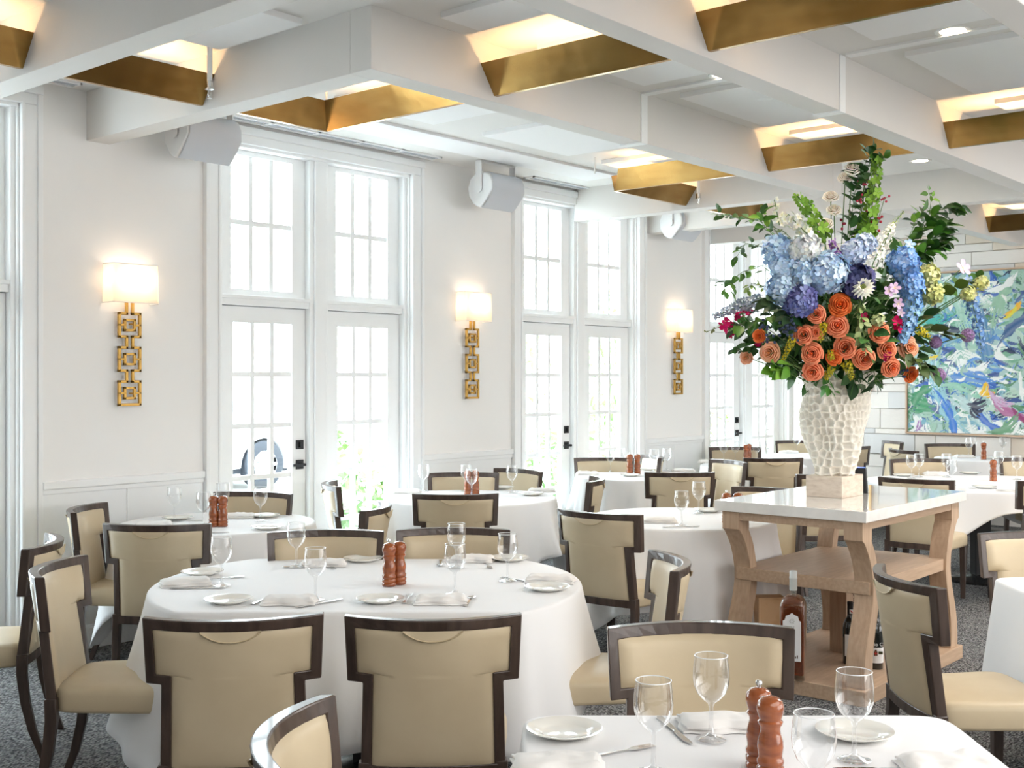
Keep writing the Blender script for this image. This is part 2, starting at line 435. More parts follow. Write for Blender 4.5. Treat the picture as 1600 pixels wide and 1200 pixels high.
TL = [('x', YA, 1.5, 2.6, 'brass light trough at upper left edge, ending at the nearest ceiling beam', 0, 0),
 ('x', YA, 2.75, 3.57, 'short brass light trough between the two nearest ceiling beams, above the first sconce', 0, 0),
 ('x', YA, 3.72, XA, 'brass light trough forming the dark left half of the mitred corner above the first doors', 0, -1),
 ('y', XA, 4.045, YA, 'brass light trough forming the bright right half of the mitred corner above the first doors', 0, -1),
 ('y', XA, 2.80, 3.905, 'polished brass trough with swirled reflections near the top centre', 0, 0),
 ('y', XA, 1.525, 2.66, 'largest brass trough at the very top, reflecting swirls of light', 0, 0),
 ('y', XB, 4.05, YA, 'pale gold trough side with a slanted left end, hung above the middle doors', 0, 1),
 ('x', YA, XB, 8.27, 'small coppery trough behind the pale gold one, beside a sprinkler', 1, 0),
 ('y', XB, 2.80, 3.9, 'dark brass trough running just behind the top of the bouquet', 0, 0),
 ('y', XB, 1.525, 2.66, 'dark brass trough at the right edge under a recessed light', 0, 0),
 ('x', YA, 8.42, 9.41, 'small copper trough behind the upper left leaves of the bouquet', 0, 0),
 ('y', 11.75, 2.80, 3.905, 'farthest brass trough, in front of the stone wall at right', 0, 0)]
for k_, f_, a_, b_, l_, m0, m1 in TL:
    trough(k_, f_, a_, b_, l_, m0, m1); trough_light(k_, f_, a_+.06, b_-.06, 2.6*(b_-a_))
def rod(x, y, label):
    mb = MB(); mb.tube([(x, y, CZ), (x, y, TZ1-.01)], .006, 8)
    tag(obj('hanger_rod', mb, M['trim']), label, 'rod', 'white hanger rods of the brass troughs')
rod(XA-.02, YA-.02, 'thin white hanger rod at the mitred trough corner above the first doors')
rod(XB-.09, YA+.12, 'thin white hanger rod above the slanted end of the pale gold trough')

def sprinkler(x, y, label):
    t = thing('fire_sprinkler', label, 'sprinkler', (x, y, CZ))
    mb = MB(); mb.tube([(0, 0, 0), (0, 0, -.19)], .013, 12); obj('drop_pipe', mb, M['trim'], t, smooth=40)
    mb = MB(); mb.lathe([(.017, -.19), (.018, -.195), (.018, -.222), (.024, -.226), (.024, -.232), (.01, -.236)], 16); obj('collar', mb, M['chrome'], t, smooth=40)
    mb = MB()
    for s in (-1, 1): mb.tube([(s*.008, 0, -.234), (s*.011, 0, -.255), (s*.003, 0, -.272)], .0025, 6)
    mb.lathe([(.002, -.236), (.003, -.262)], 8); mb.lathe([(.013, -.273), (.013, -.276)], 12); obj('sprinkler_head', mb, M['chrome'], t)
x, y = PT(331, 120, 3.12); sprinkler(3.46, 4.98, 'white pipe fire sprinkler with chrome head beside the left brass trough')
sprinkler(8.17, 5.02, 'white pipe fire sprinkler with chrome head beside the coppery middle trough')

def downlight(x, y, label):
    t = thing('recessed_light', label, 'recessed light', (x, y, CZ))
    mb = MB(); mb.lathe([(.062, -.004), (.082, -.006), (.085, 0)], 32, cap0=False, cap1=False); obj('trim_ring', mb, M['trim'], t, smooth=40)
    mb = MB(); mb.lathe([(.0, -.001), (.062, -.001)], 32, cap0=False, cap1=False); obj('lens', mb, M['bulb'], t)
    L = bpy.data.lights.new('downlight_lamp', 'SPOT'); L.energy = 25; L.color = (1, .8, .58); L.spot_size = radians(110); L.spot_blend = .8; L.shadow_soft_size = .06
    o = bpy.data.objects.new('downlight_lamp', L); C.objects.link(o); o.location = (x, y, CZ-.02)
downlight(5.68, 2.06, 'round recessed light glowing near the upper right corner')
downlight(5.68, 3.33, 'round recessed light half hidden behind the central ceiling beam')
downlight(8.93, 3.49, 'small round recessed light to the right of the bouquet top')
mb = MB(); mb.lathe([(.055, 0), (.058, -.01), (.05, -.028), (.03, -.034), (0.001, -.034)], 24, cap1=False)
tag(obj('smoke_detector', mb, M['trim'], smooth=40, loc=(6.23, 3.37, CZ)), 'round white smoke detector on ceiling right of the half hidden recessed light', 'smoke detector')

# speakers
def speaker(cx, label):
    t = thing('wall_speaker', label, 'speaker', (cx, 6.06, 3.06), group='white loudspeakers hung under the ceiling')
    prof = [(-.135, -.02), (-.13, .05), (-.10, .10), (-.05, .12), (.05, .115), (.10, .08), (.125, .02), (.115, -.05), (.07, -.115), (.03, -.14), (-.005, -.145), (-.03, -.13)]
    poly = [(a, b) for a, b in prof]
    mb = MB(); mb.prism(poly, -.19, .19, 'x'); obj('cabinet', mb, M['spk'], t, bevel=.012, seg=3, smooth=50)
    g = [(-.143, -.02), (-.136, .055), (-.104, .108), (-.098, .10), (-.126, .05), (-.13, -.02), (-.03, -.128), (-.034, -.14)]
    mb = MB()
    r0 = [(-.01, -.15), (-.05, -.125), (-.10, -.07), (-.14, -.02), (-.138, .05), (-.108, .105), (-.06, .126)]
    mb.rows([[(x_, a, b) for a, b in r0] for x_ in (-.183, .183)]); obj('grille', mb, M['grille'], t, smooth=60)
    mb = MB()
    for s in (-1, 1):
        mb.box(s*.2-.004, s*.2+.004, -.03, .03, 0, .215); mb.add(*disc((s*.2, 0, 0), .035, s))
    mb.box(-.2, .2, -.03, .03, .209, .217)
    obj('bracket', mb, M['spk'], t)
def disc(c, r, s, n=20):
    vs = [(c[0]+q*.006*s, c[1]+r*cos(2*pi*i/n), c[2]+r*sin(2*pi*i/n)) for q in (0, 1) for i in range(n)]
    fs = [tuple(range(n, 2*n)), tuple(range(n))]+[(i, (i+1) % n, n+(i+1) % n, n+i) for i in range(n)]
    return vs, fs
speaker(4.16, 'white loudspeaker under ceiling, left of the nearest tall glass doors')
speaker(6.86, 'white loudspeaker under ceiling above the second sconce')
speaker(9.55, 'white loudspeaker above the third sconce, mostly hidden behind a beam')

# sconces
def sconce(cx, label):
    t = thing('wall_sconce', label, 'sconce', (cx, WY, 0), group='gilt wall sconces between the glass doors')
    k = MB(); hw, z0, z1, d = .155, 2.045, 2.275, .115
    pts = [(-hw, 0), (-hw, -d+.012), (-hw+.006, -d+.003), (-hw+.014, -d), (hw-.014, -d), (hw-.006, -d+.003), (hw, -d+.012), (hw, 0)]
    k.rows([[(a*f, b, z_) for a, b in pts] for z_, f in ((z0, 1.02), (z1, .98))]); sh = obj('lamp_shade', k, M['shade'], t, fix=False)
    for zz, f in ((z0, 1.02), (z1, .98)):
        k = MB(); k.tube([(a*f, b, zz) for a, b in pts], .003, 6)
        obj('shade_band', k, M['spk'], sh)
    k = MB(); y0, y1 = -.045, -.027; w = .0085
    def bar(xa, xb, za, zb): k.box(xa, xb, y0, y1, za, zb)
    zb = 1.425
    for i in range(3):
        b0 = zb+i*.205; b1 = b0+.155; H = .077
        bar(-H, -H+.017, b0, b1); bar(H-.017, H, b0, b1)
        if i == 0: bar(-H, H, b0, b0+.016)
        else:
            bar(-H, -.012, b0, b0+.016); bar(.012, H, b0, b0+.016)
        bar(-H, -.012, b1-.016, b1); bar(.012, H, b1-.016, b1)
        m_ = (b0+b1)/2
        bar(-.04, .04, m_+.023, m_+.038); bar(-.04, .04, m_-.038, m_-.023); bar(-.04, -.024, m_-.038, m_+.038); bar(.024, .04, m_-.038, m_+.038)
        bar(-H, -.03, m_-.006, m_+.006); bar(.03, H, m_-.006, m_+.006)
        top = b1+.05 if i < 2 else 2.08
        bar(-.028, -.012, b1-.016, top+.016 if i < 2 else top); bar(.012, .028, b1-.016, top+.016 if i < 2 else top)
    for zz in (1.5, 1.92): k.tube([(0.02, -.03, zz), (.02, 0, zz)], .006, 8); k.tube([(-.02, -.03, zz), (-.02, 0, zz)], .006, 8)
    obj('bracket', k, M['gold'], t, bevel=.0025)
    for s in (-1, 1):
        k = MB(); k.lathe([(.001, -.02), (.009, -.012), (.011, 0), (.007, .014), (.001, .03)], 12); b = obj('bulb', k, M['bulb'], t, smooth=60); b.location = (s*.062, -.06, 2.15)
        L = bpy.data.lights.new('sconce_lamp', 'POINT'); L.energy = .34; L.color = (1, .75, .54); L.shadow_soft_size = .02
        o = bpy.data.objects.new('sconce_lamp', L); C.objects.link(o); o.location = (cx+s*.062, WY-.06, 2.19)
sconce(3.83, 'gilt wall sconce with white shade, largest and farthest left of the three')
sconce(6.885, 'gilt wall sconce with white shade between the two nearest pairs of glass doors')
sconce(9.93, 'gilt wall sconce with white shade, smallest, left of the bouquet')

# ------------------------------------------------------------------ dining chairs
def yb(s, z): return -.20-.20*(z-.43)+1.25*s*s*min(1, max(.35, (z-.2)/.6))
def make_chair():
    t = thing('dining_chair', 'chair', 'chair')
    O = [(.218, .425), (.210, .688), (.258, .688), (.266, .887)]; I = [(.185, .425), (.178, .717), (.227, .717), (.234, .853)]
    N = 12
    out = list(O); inn = list(I)
    for i in range(1, N):
        q = 1-2*i/N
        out.append((.266*q, .887)); inn.append((.234*q, .853))
    out += [(-a, b) for a, b in O[::-1]]; inn += [(-a, b) for a, b in I[::-1]]
    rows = []; h = .0185
    for (a, b), (c, d) in zip(out, inn):
        rows.append([(a, yb(a, b)+h, b), (c, yb(c, d)+h, d), (c, yb(c, d)-h, d), (a, yb(a, b)-h, b)])
    k = MB(); k.rows(rows, closed=True); n = len(rows)
    k.f += [(0, 1, 2, 3), tuple((n-1)*4+q for q in (3, 2, 1, 0))]; k.m += [0, 0]
    obj('back_frame', k, M['walnut'], t, bevel=.004, seg=2)
    # upholstered back
    zs = [.43, .437, .447, .47, .53, .60, .66, .69, .706, .7165, .7172, .724, .735, .75, .77, .80, .825, .840, .850, .856]
    def wdt(z):
        if z <= .717: return .188-(z-.425)*.024
        return .229+(z-.717)*.06
    k = MB(); m = 16; front = []; back = []
    for z in zs:
        w = wdt(z); fr = []; ba = []
        for i in range(m+1):
            q = -1+2*i/m; q = math.copysign(abs(q)**.75, q); s = q*w
            d = min(w-abs(s), z-.42, .862-z)
            if z > .717 and abs(s) > .15: d = min(d, sqrt((z-.717)**2+max(0, .181-abs(s))**2))
            if z <= .717: d = min(d, max(.0, .181-abs(s)+(.717-z)*.25))
            b = 1-(1-min(1, max(0, d)/.04))**2.4
            fr.append((s, yb(s, z)+.010+.022*b, z)); ba.append((s, yb(s, z)-.010-.0125*b, z))
        front.append(fr); back.append(ba)
    k.rows(front); k.rows([r[::-1] for r in back])
    k.rows([front[-1], back[-1]]); k.rows([back[0], front[0]])
    k.rows([[r[0] for r in front], [r[0] for r in back]]); k.rows([[r[-1] for r in back], [r[-1] for r in front]])
    up = obj('backrest', k, M['leather'], t, smooth=50, fix=False)
    # half-moon pull on the rear of the back
    k = MB(); pts = []; ctr = []
    for i in range(15):
        q = -1+2*i/14; s = .088*q; z = .855-.030*(1-abs(q)**2.4)
        pts.append((s, yb(s, z)-.0275, z)); ctr.append((s, yb(s, .856)-.0215, .856))
    k.rows([ctr, pts]); obj('hand_pull', k, M['leather'], up, smooth=60)
    k = MB(); k.tube(pts, .0026, 6); obj('piping', k, M['leather_dark'], up, smooth=60)
    # rail under the back
    k = MB(); rows = []
    for i in range(9):
        s = -.214+.428*i/8
        rows.append([(s, yb(s, .43)+.018, .432), (s, yb(s, .43)-.020, .432), (s, yb(s, .43)-.020, .392), (s, yb(s, .43)+.018, .392)])
    k.rows(rows, closed=True); k.f += [(0, 1, 2, 3), (35, 34, 33, 32)]; k.m += [0, 0]
    obj('back_rail', k, M['walnut'], t, bevel=.003)
    for s in (-1, 1):
        k = MB(); rows = []
        for z, dy, w, sx in ((.44, 0, .021, .207), (.36, .002, .021, .208), (.24, -.012, .019, .208), (.12, -.04, .017, .209), (0, -.085, .014, .210)):
            c = yb(.2, .43)+dy
            rows.append([(s*sx+w*.85, c+w, z), (s*sx-w*.85, c+w, z), (s*sx-w*.85, c-w, z), (s*sx+w*.85, c-w, z)])
        k.rows(rows, closed=True); k.f += [(0, 1, 2, 3), (19, 18, 17, 16)]; k.m += [0, 0]
        obj('leg', k, M['walnut'], t, bevel=.003, smooth=40)
    for s in (-1, 1):
        k = MB(); rows = []
        for z, w in ((.40, .021), (.2, .0185), (0, .0145)):
            rows.append([(s*.205+w, .225+w, z), (s*.205-w, .225+w, z), (s*.205-w, .225-w, z), (s*.205+w, .225-w, z)])
        k.rows(rows, closed=True); k.f += [(0, 1, 2, 3), (11, 10, 9, 8)]; k.m += [0, 0]
        obj('leg', k, M['walnut'], t, bevel=.003, smooth=40)
    # seat cushion
    k = MB(); rows = []
    prof = [(0, .0), (.02, .0), (.10, .0), (.5, .0), (.9, .0), (.98, 0), (1, 0)]
    def ring(f, z):
        r = []
        hw0, hw1, y0, y1 = .205*1.0, .25, -.185, .262
        for i in range(40):
            a = 2*pi*i/40; ca, sa = cos(a), sin(a); e = .28
            X = math.copysign(abs(ca)**e, ca); Y = math.copysign(abs(sa)**e, sa)
            yy = (y0+y1)/2+Y*((y1-y0)/2-f); w = hw0+(hw1-hw0)*((yy-y0)/(y1-y0))
            r.append((X*(w-f), yy, z))
        return r
    for f, z in ((.015, .383), (.004, .388), (0, .40), (0, .45), (.004, .465), (.014, .475), (.035, .481), (.09, .487), (.15, .490)): rows.append(ring(f, z))
    k.rows(rows, closed=True); k.f += [tuple(range(40)), tuple(8*40+i for i in range(40))]; k.m += [0, 0]
    obj('seat', k, M['leather'], t, smooth=50)
    return t
CH = Kind(make_chair(), 'cream leather dining chairs with dark wood frames')
CHAIRS = [
 (-.823, 3.41, 97, 'foreground chair seen from behind, left one of the pair at the long table'),
 (-.232, 3.42, 93, 'foreground chair seen from behind, right one of the pair at the long table'),
 (-.50, 2.35, 0, 'cream chair cut off by the bottom edge, only its curved white-lit top rail showing'),
 (-.864, 5.45, 275, 'chair facing the camera across the long table, left one'),
 (-.275, 5.52, 271, 'chair facing the camera across the long table, right one, behind the mills'),
 (-1.785, 4.40, 4, 'chair at the left end of the long table, seen from its side, facing right'),
 (-1.985, 5.10, 192, 'chair at the far left edge facing left, away from the long table'),
 (-2.40, 6.38, 2, 'chair against the left wainscot facing right, beside the window table with two mills'),
 (-1.735, 5.60, 88, 'chair seen from behind in front of the left window table'),
 (-1.57, 7.25, 254, 'chair with its back to the nearest glass door, facing the left window table'),
 (-1.26, 7.80, 11, 'chair seen edge-on in front of the right door leaf, beside the round window table'),
 (-.69, 6.45, 176, 'small chair facing left by the glass door, with its curved back end-on'),
 (-.345, 7.05, 91, 'chair seen from behind in front of the round table between the windows'),
 (-.36, 8.72, 270, 'chair facing the camera behind the round table under the second sconce'),
 (.11, 9.0, 222, 'chair before the middle glass doors at the right rear of the round window table'),
 (.635, 8.16, 174, 'narrow edge-on chair facing left, just above a larger chair at centre'),
 (.41, 6.12, 52, 'large chair seen from behind at centre, angled toward the table left of the console'),
 (.675, 4.55, 182, 'chair at the right end of the long table facing left, its curved top rail end-on'),
 (.536, 3.40, 270, 'foreground chair facing the camera behind the front right table with two mills'),
 (1.345, 4.19, 4, 'large chair at the right turned right, its back curving beside the console'),
 (2.39, 5.39, 270, 'chair at the right edge facing the camera behind the plain white corner table'),
 (2.79, 8.12, 54, 'chair seen from behind just beyond the right end of the console'),
 (3.53, 10.2, 274, 'chair facing the camera behind the glasses of the right rear table'),
 (4.67, 12.5, 268, 'chair facing the camera against the stone wall below the painting'),
 (3.77, 11.45, 10, 'small far chair seen from behind near the stone wall'),
 (4.28, 12.85, 183, 'tiny farthest chair against the stone wall, white-lit, left of the painting corner'),
 (3.47, 11.9, 106, 'chair seen from behind just right of the vase, partly hidden by it'),
 (2.31, 10.2, 92, 'chair seen from behind just left of the vase'),
 (1.91, 9.93, 203, 'chair with a brightly lit white back facing left, left of the vase'),
 (1.26, 8.65, 92, 'chair seen from behind above the round table left of the console'),
 (.81, 10.35, 270, 'chair facing the camera before the middle doors, left of two mills'),
 (1.33, 10.5, 191, 'narrow chair half hidden by glasses under the third sconce'),
 (2.26, 11.9, 270, 'chair facing the camera in front of the farthest glass doors'),
 (3.2, 13.1, 270, 'far chair facing the camera in the corner by the stone wall, left of the vase'),
 (1.70, 7.5, 232, 'chair behind the left end of the console top, facing the round table'),
 (2.36, 8.5, 98, 'chair behind the console, seen only through the gap above its middle shelf'),
 (3.74, 7.95, 98, 'chair cut by the right edge in front of the right rear table'),
 (4.55, 10.3, 266, 'chair cut by the right edge behind the right rear table'),
]
for lat, D, ang, lab in CHAIRS:
    a = radians(ang+YAW); dx, dy = cos(a), sin(a)       # world facing
    x, y = V(lat, D); rz = ang+YAW-90
    CH.place((x+dx*.29, y+dy*.29, 0), rz, lab)

# ------------------------------------------------------------------ tables with cloths
def rr(th, hx, hy, p=8):       # rounded rectangle radius
    c, s = abs(cos(th))/hx, abs(sin(th))/hy
    return (c**p+s**p)**(-1/p)
def cloth(cx, cy, rot, edge, drop, label, seed, amp=.03, N=240, zt=ZT, flare=.05, nf=(11, 17)):
    r = random.Random(seed); ph = [r.random()*6.28 for _ in range(5)]
    k = MB(); rows = []; ths = [2*pi*i/N for i in range(N)]
    for f in (0.02, .3, .6, .85, .95):
        rows.append([(edge(t)*f*cos(t), edge(t)*f*sin(t), zt) for t in ths])
    for q in (0, .3, .6, 1):
        a = q*pi/2; R = .014
        rows.append([((edge(t)-R+R*sin(a))*cos(t), (edge(t)-R+R*sin(a))*sin(t), zt-R+R*cos(a)) for t in ths])
    for j in range(1, 13):
        q = j/12; row = []
        for t in ths:
            d = drop(t); w = sin(nf[0]*t+ph[0])+.6*sin(nf[1]*t+ph[1])+.5*sin(5*t+ph[2])+.35*sin((nf[1]+9)*t+ph[3])
            a = amp*min(1.6, d/.35)*q**1.15
            R = edge(t)+flare*q*d/.4+a*(w*.55+.25)
            z = zt-.014-(d-.014)*q
            row.append((R*cos(t), R*sin(t), z))
        rows.append(row)
    k.rows(rows, closed=True)
    k.f.append(tuple(range(N))); k.m.append(0)
    o = obj('tablecloth', k, M['cloth'], smooth=70, loc=(cx, cy, 0), rz=rot)
    so = o.modifiers.new('thick', 'SOLIDIFY'); so.thickness = .003; so.offset = -1
    tag(o, label, 'tablecloth', 'white tablecloths')
    return o
def table(cx, cy, rot, hx, hy, label, round_=True):
    t = thing('pedestal_table', label, 'table', (cx, cy, 0), rot, 'pedestal tables under the cloths')
    k = MB()
    if round_: k.lathe([(hx-.03, ZT-.035), (hx-.02, ZT-.03), (hx-.02, ZT-.008), (hx-.025, ZT-.006)], 48)
    else: k.box(-hx+.02, hx-.02, -hy+.02, hy-.02, ZT-.035, ZT-.006)
    obj('tabletop', k, M['oak'], t, smooth=40)
    k = MB(); k.box(-.06, .06, -.06, .06, .02, ZT-.03); obj('column', k, M['pedestal'], t, bevel=.006)
    k = MB(); k.lathe([(.29, 0), (.295, .01), (.28, .02), (.1, .03), (.07, .045)], 36); obj('base_plate', k, M['base_metal'], t, smooth=40)
def sq(h, p=10): return lambda t: rr(t, h, h, p)
def circ(r): return lambda t: r
def sqdrop(S, edge, lo=.0): return lambda t: max(.08, min(.62, S/max(abs(cos(t)), abs(sin(t)))-edge(t)+lo))
VR = YAW      # rotation of tables laid out on the diagonal
# long table: round with front and back leaves down
c1 = V(-.585, 4.77)
def e1(t): return min(.872, .618/max(1e-4, abs(sin(t)))) if True else 0
def e1s(t): return (e1(t-.035)+2*e1(t)+e1(t+.035))/4
def d1(t):
    k = (cos(t)*.7071-sin(t)*.7071)
    return .42+.09*max(0, abs(sin(2*t)))**3+.10*max(0, -cos(t-.9))**2
cloth(*c1, VR, e1s, d1, 'white tablecloth on the long eight-seat table in the left foreground', 3, amp=.042, nf=(9, 16), flare=.05)
table(*c1, VR, .6, .6, 'long table under the white cloth in the left foreground', False)
c5 = V(.55, 2.375); cloth(*c5, VR, sq(.527, 16), lambda t: .30+.16*abs(sin(2*t))**4, 'white tablecloth on the square table at bottom right with two mills', 5, amp=.02, nf=(7, 12))
table(*c5, VR, .5, .5, 'square table under the white cloth at bottom right', False)
c6 = V(2.53, 4.36); cloth(*c6, VR, sq(.53, 16), lambda t: .34+.22*abs(sin(2*t))**4, 'white tablecloth on the bare corner table at the right edge', 6, amp=.016, nf=(5, 9))
table(*c6, VR, .5, .5, 'square table under the plain white cloth at the right edge', False)
TB = [(-1.70, 6.72, .56, .46, 'white tablecloth on the left window table near the wainscot', 'round table under the cloth near the left wainscot'),
 (-.285, 8.15, .60, .46, 'white tablecloth with pointed drop on the round table between the windows', 'round table under the cloth between the first two window bays'),
 (1.0, 6.95, .565, .60, 'white tablecloth on the round table directly left of the console', 'round table under the cloth directly left of the console'),
 (1.06, 9.95, .52, .46, 'white tablecloth on the small table under the third sconce', 'small table under the cloth below the third sconce'),
 (2.30, 11.1, .50, .46, 'white tablecloth on the table left of the vase, mostly hidden by chairs', 'table left of the vase under its cloth'),
 (3.15, 12.45, .45, .46, 'white tablecloth in the far corner by the stone wall, left of the vase', 'far corner table under its cloth'),
 (4.85, 12.05, .46, .40, 'white tablecloth on the farthest right table below the painting', 'farthest right table below the painting')]
for i, (lat, D, r, dr, la, lb) in enumerate(TB):
    cxy = V(lat, D); e = circ(r)
    S = r+dr*.72
    d = (lambda S, r: (lambda t: min(.66, S/max(abs(cos(t+.45)), abs(sin(t+.45)))-r+.02)))(S, r)
    cloth(*cxy, VR, e, d, la, 20+i, amp=.045)
    table(*cxy, VR, r, r, lb)
c10 = V(3.70, 9.2); e10 = lambda t: (rr(t, .62, .62, 6)+rr(t-.04, .62, .62, 6))/2
def d10(t): return .11+.36*max(0, cos((t-radians(225)))**2)**9+.36*max(0, cos(t-radians(-45)))**9+.3*abs(sin(2*t))**5
cloth(*c10, VR, lambda t: rr(t, .80, .74, 4), lambda t: .15+.27*abs(sin(2*t))**3, 'white tablecloth with short pointed drop at right, showing a black pedestal beneath', 40, amp=.03)
table(*c10, VR, .7, .66, 'right rear table on a black column with a round grey base plate', False)

# ------------------------------------------------------------------ console with stone top
CX0, CX1, CY0, CY1, CT = 5.365, 6.72, 2.36, 3.20, .95
con = thing('console_table', 'light oak console with white stone top, curved legs and two shelves under the vase', 'console table', ((CX0+CX1)/2, (CY0+CY1)/2, 0))
hx, hy = (CX1-CX0)/2, (CY1-CY0)/2
k = MB(); k.box(-hx, hx, -hy, hy, CT-.055, CT); tp = obj('stone_top', k, M['quartz'], con, bevel=.003); tp['label'] = 'glossy white stone top'
k = MB()
ax, ay = hx-.035, hy-.035
k.box(-ax, ax, -ay, -ay+.025, CT-.10, CT-.055); k.box(-ax, ax, ay-.025, ay, CT-.10, CT-.055)
k.box(-ax, -ax+.025, -ay+.025, ay-.025, CT-.10, CT-.055); k.box(ax-.025, ax, -ay+.025, ay-.025, CT-.10, CT-.055)
obj('apron', k, M['oak'], con, bevel=.002)
for sx in (-1, 1):
    for sy in (-1, 1):
        # S-curved leg swept in the direction of the long side
        w = .05; k = MB(); rows = []
        prof = [(.8945, .0, .105), (.80, 0, .105), (.79, .018, .085), (.76, .045, .078), (.70, .085, .070), (.62, .115, .064), (.56, .125, .064), (.50, .122, .068), (.42, .10, .074), (.32, .06, .080), (.22, .03, .086), (.12, .02, .092), (.075, .025, .095)]
        fine = prof[:2]
        pts_ = [Vector(p) for p in prof[1:]]
        for q in range(len(pts_)-1):
            p0, p1, p2, p3 = pts_[max(0, q-1)], pts_[q], pts_[q+1], pts_[min(len(pts_)-1, q+2)]
            for h in (1/3, 2/3, 1): fine.append(tuple(.5*(2*p1+(p2-p0)*h+(2*p0-5*p1+4*p2-p3)*h*h+(3*p1-p0-3*p2+p3)*h**3)))
        for z, off, wd in fine:
            xo = sx*(ax+.005-off); xi = sx*(ax-off-wd); y0 = sy*(ay+.004); y1 = sy*(ay-.095)
            rows.append([(xo, y0, z), (xi, y0, z), (xi, y1, z), (xo, y1, z)])
        k.rows(rows, closed=True); n = len(rows); k.f += [(0, 1, 2, 3), tuple((n-1)*4+q for q in (3, 2, 1, 0))]; k.m += [0, 0]
        obj('leg', k, M['oak_v'], con, bevel=.003)
k = MB(); k.box(-ax+.11, ax-.11, -ay+.012, ay-.012, .52, .585); obj('shelf', k, M['oak'], con, bevel=.003)
k = MB(); k.box(-ax-.02, ax+.02, -ay-.02, ay+.02, .0, .075); pl = obj('plinth', k, M['oak'], con, bevel=.004)

# vase block and textured vase
bx0, bx1, by0, by1 = 5.865, 6.135, 2.715, 2.925
k = MB(); k.box(bx0, bx1, by0, by1, CT, CT+.115)
tag(obj('travertine_block', k, M['travertine'], bevel=.003), 'pale travertine block on the console carrying the vase', 'stone block')
VX, VY = 6.0, 2.82
def vprof(z):
    pts = [(0, .092), (.05, .105), (.15, .128), (.27, .150), (.36, .165), (.44, .172), (.50, .178), (.545, .20), (.57, .215)]
    for (a, b), (c, d) in zip(pts, pts[1:]):
        if z <= c: return b+(d-b)*(z-a)/(c-a)
    return pts[-1][1]
rnd = random.Random(11); seeds = []
NZ = 15
for j in range(NZ):
    zz = -.01+.59*j/(NZ-1); r = vprof(max(0, zz)); n = int(2*pi*r/.040)
    for i in range(n):
        th = 2*pi*(i+(j % 2)*.5+rnd.uniform(-.3, .3))/n; s_ = zz+rnd.uniform(-.009, .009)
        seeds.append(Vector((r*cos(th), r*sin(th), s_*1.0)))
from mathutils.kdtree import KDTree
kd = KDTree(len(seeds))
for i, s_ in enumerate(seeds): kd.insert(s_, i)
kd.balance()
k = MB(); rows = []; cols = []
NA, NH = 300, 170
for j in range(NH+1):
    z = .57*j/NH; r0 = vprof(z); row = []
    for i in range(NA):
        th = 2*pi*i/NA
        wob = .016*sin(3*th+z*9)+.013*sin(2*th-z*13+1)
        p = Vector((r0*cos(th), r0*sin(th), z)); (c0, i0, d0), (c1_, i1, d1_) = kd.find_n(p, 2)
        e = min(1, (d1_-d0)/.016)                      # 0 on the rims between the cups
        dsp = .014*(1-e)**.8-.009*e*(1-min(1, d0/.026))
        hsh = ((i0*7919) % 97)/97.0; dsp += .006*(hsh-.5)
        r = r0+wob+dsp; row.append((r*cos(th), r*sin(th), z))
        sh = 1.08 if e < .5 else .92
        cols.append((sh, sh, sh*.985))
    rows.append(row)
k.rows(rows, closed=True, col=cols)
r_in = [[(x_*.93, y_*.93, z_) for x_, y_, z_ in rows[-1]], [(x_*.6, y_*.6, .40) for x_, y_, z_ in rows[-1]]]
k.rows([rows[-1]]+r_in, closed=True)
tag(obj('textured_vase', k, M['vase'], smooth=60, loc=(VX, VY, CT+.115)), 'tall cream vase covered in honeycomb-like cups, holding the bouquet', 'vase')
# black card reader behind the block
t = thing('card_terminal', 'small black payment terminal standing behind the travertine block on the console', 'card terminal', (6.24, 2.80, CT), 20)
k = MB(); k.prism([(-.06, 0), (.06, 0), (.05, .125), (.03, .14), (-.05, .14)], -.035, .035, 'x'); obj('housing', k, M['black'], t, bevel=.006)
k = MB(); k.box(-.025, .025, -.045, .02, .1402, .142); sc = obj('screen', k, mat('blue_screen', (.02, .06, .25), .2, emit=((.05, .2, 1), .6)), t); sc['label'] = 'dim blue lit display'

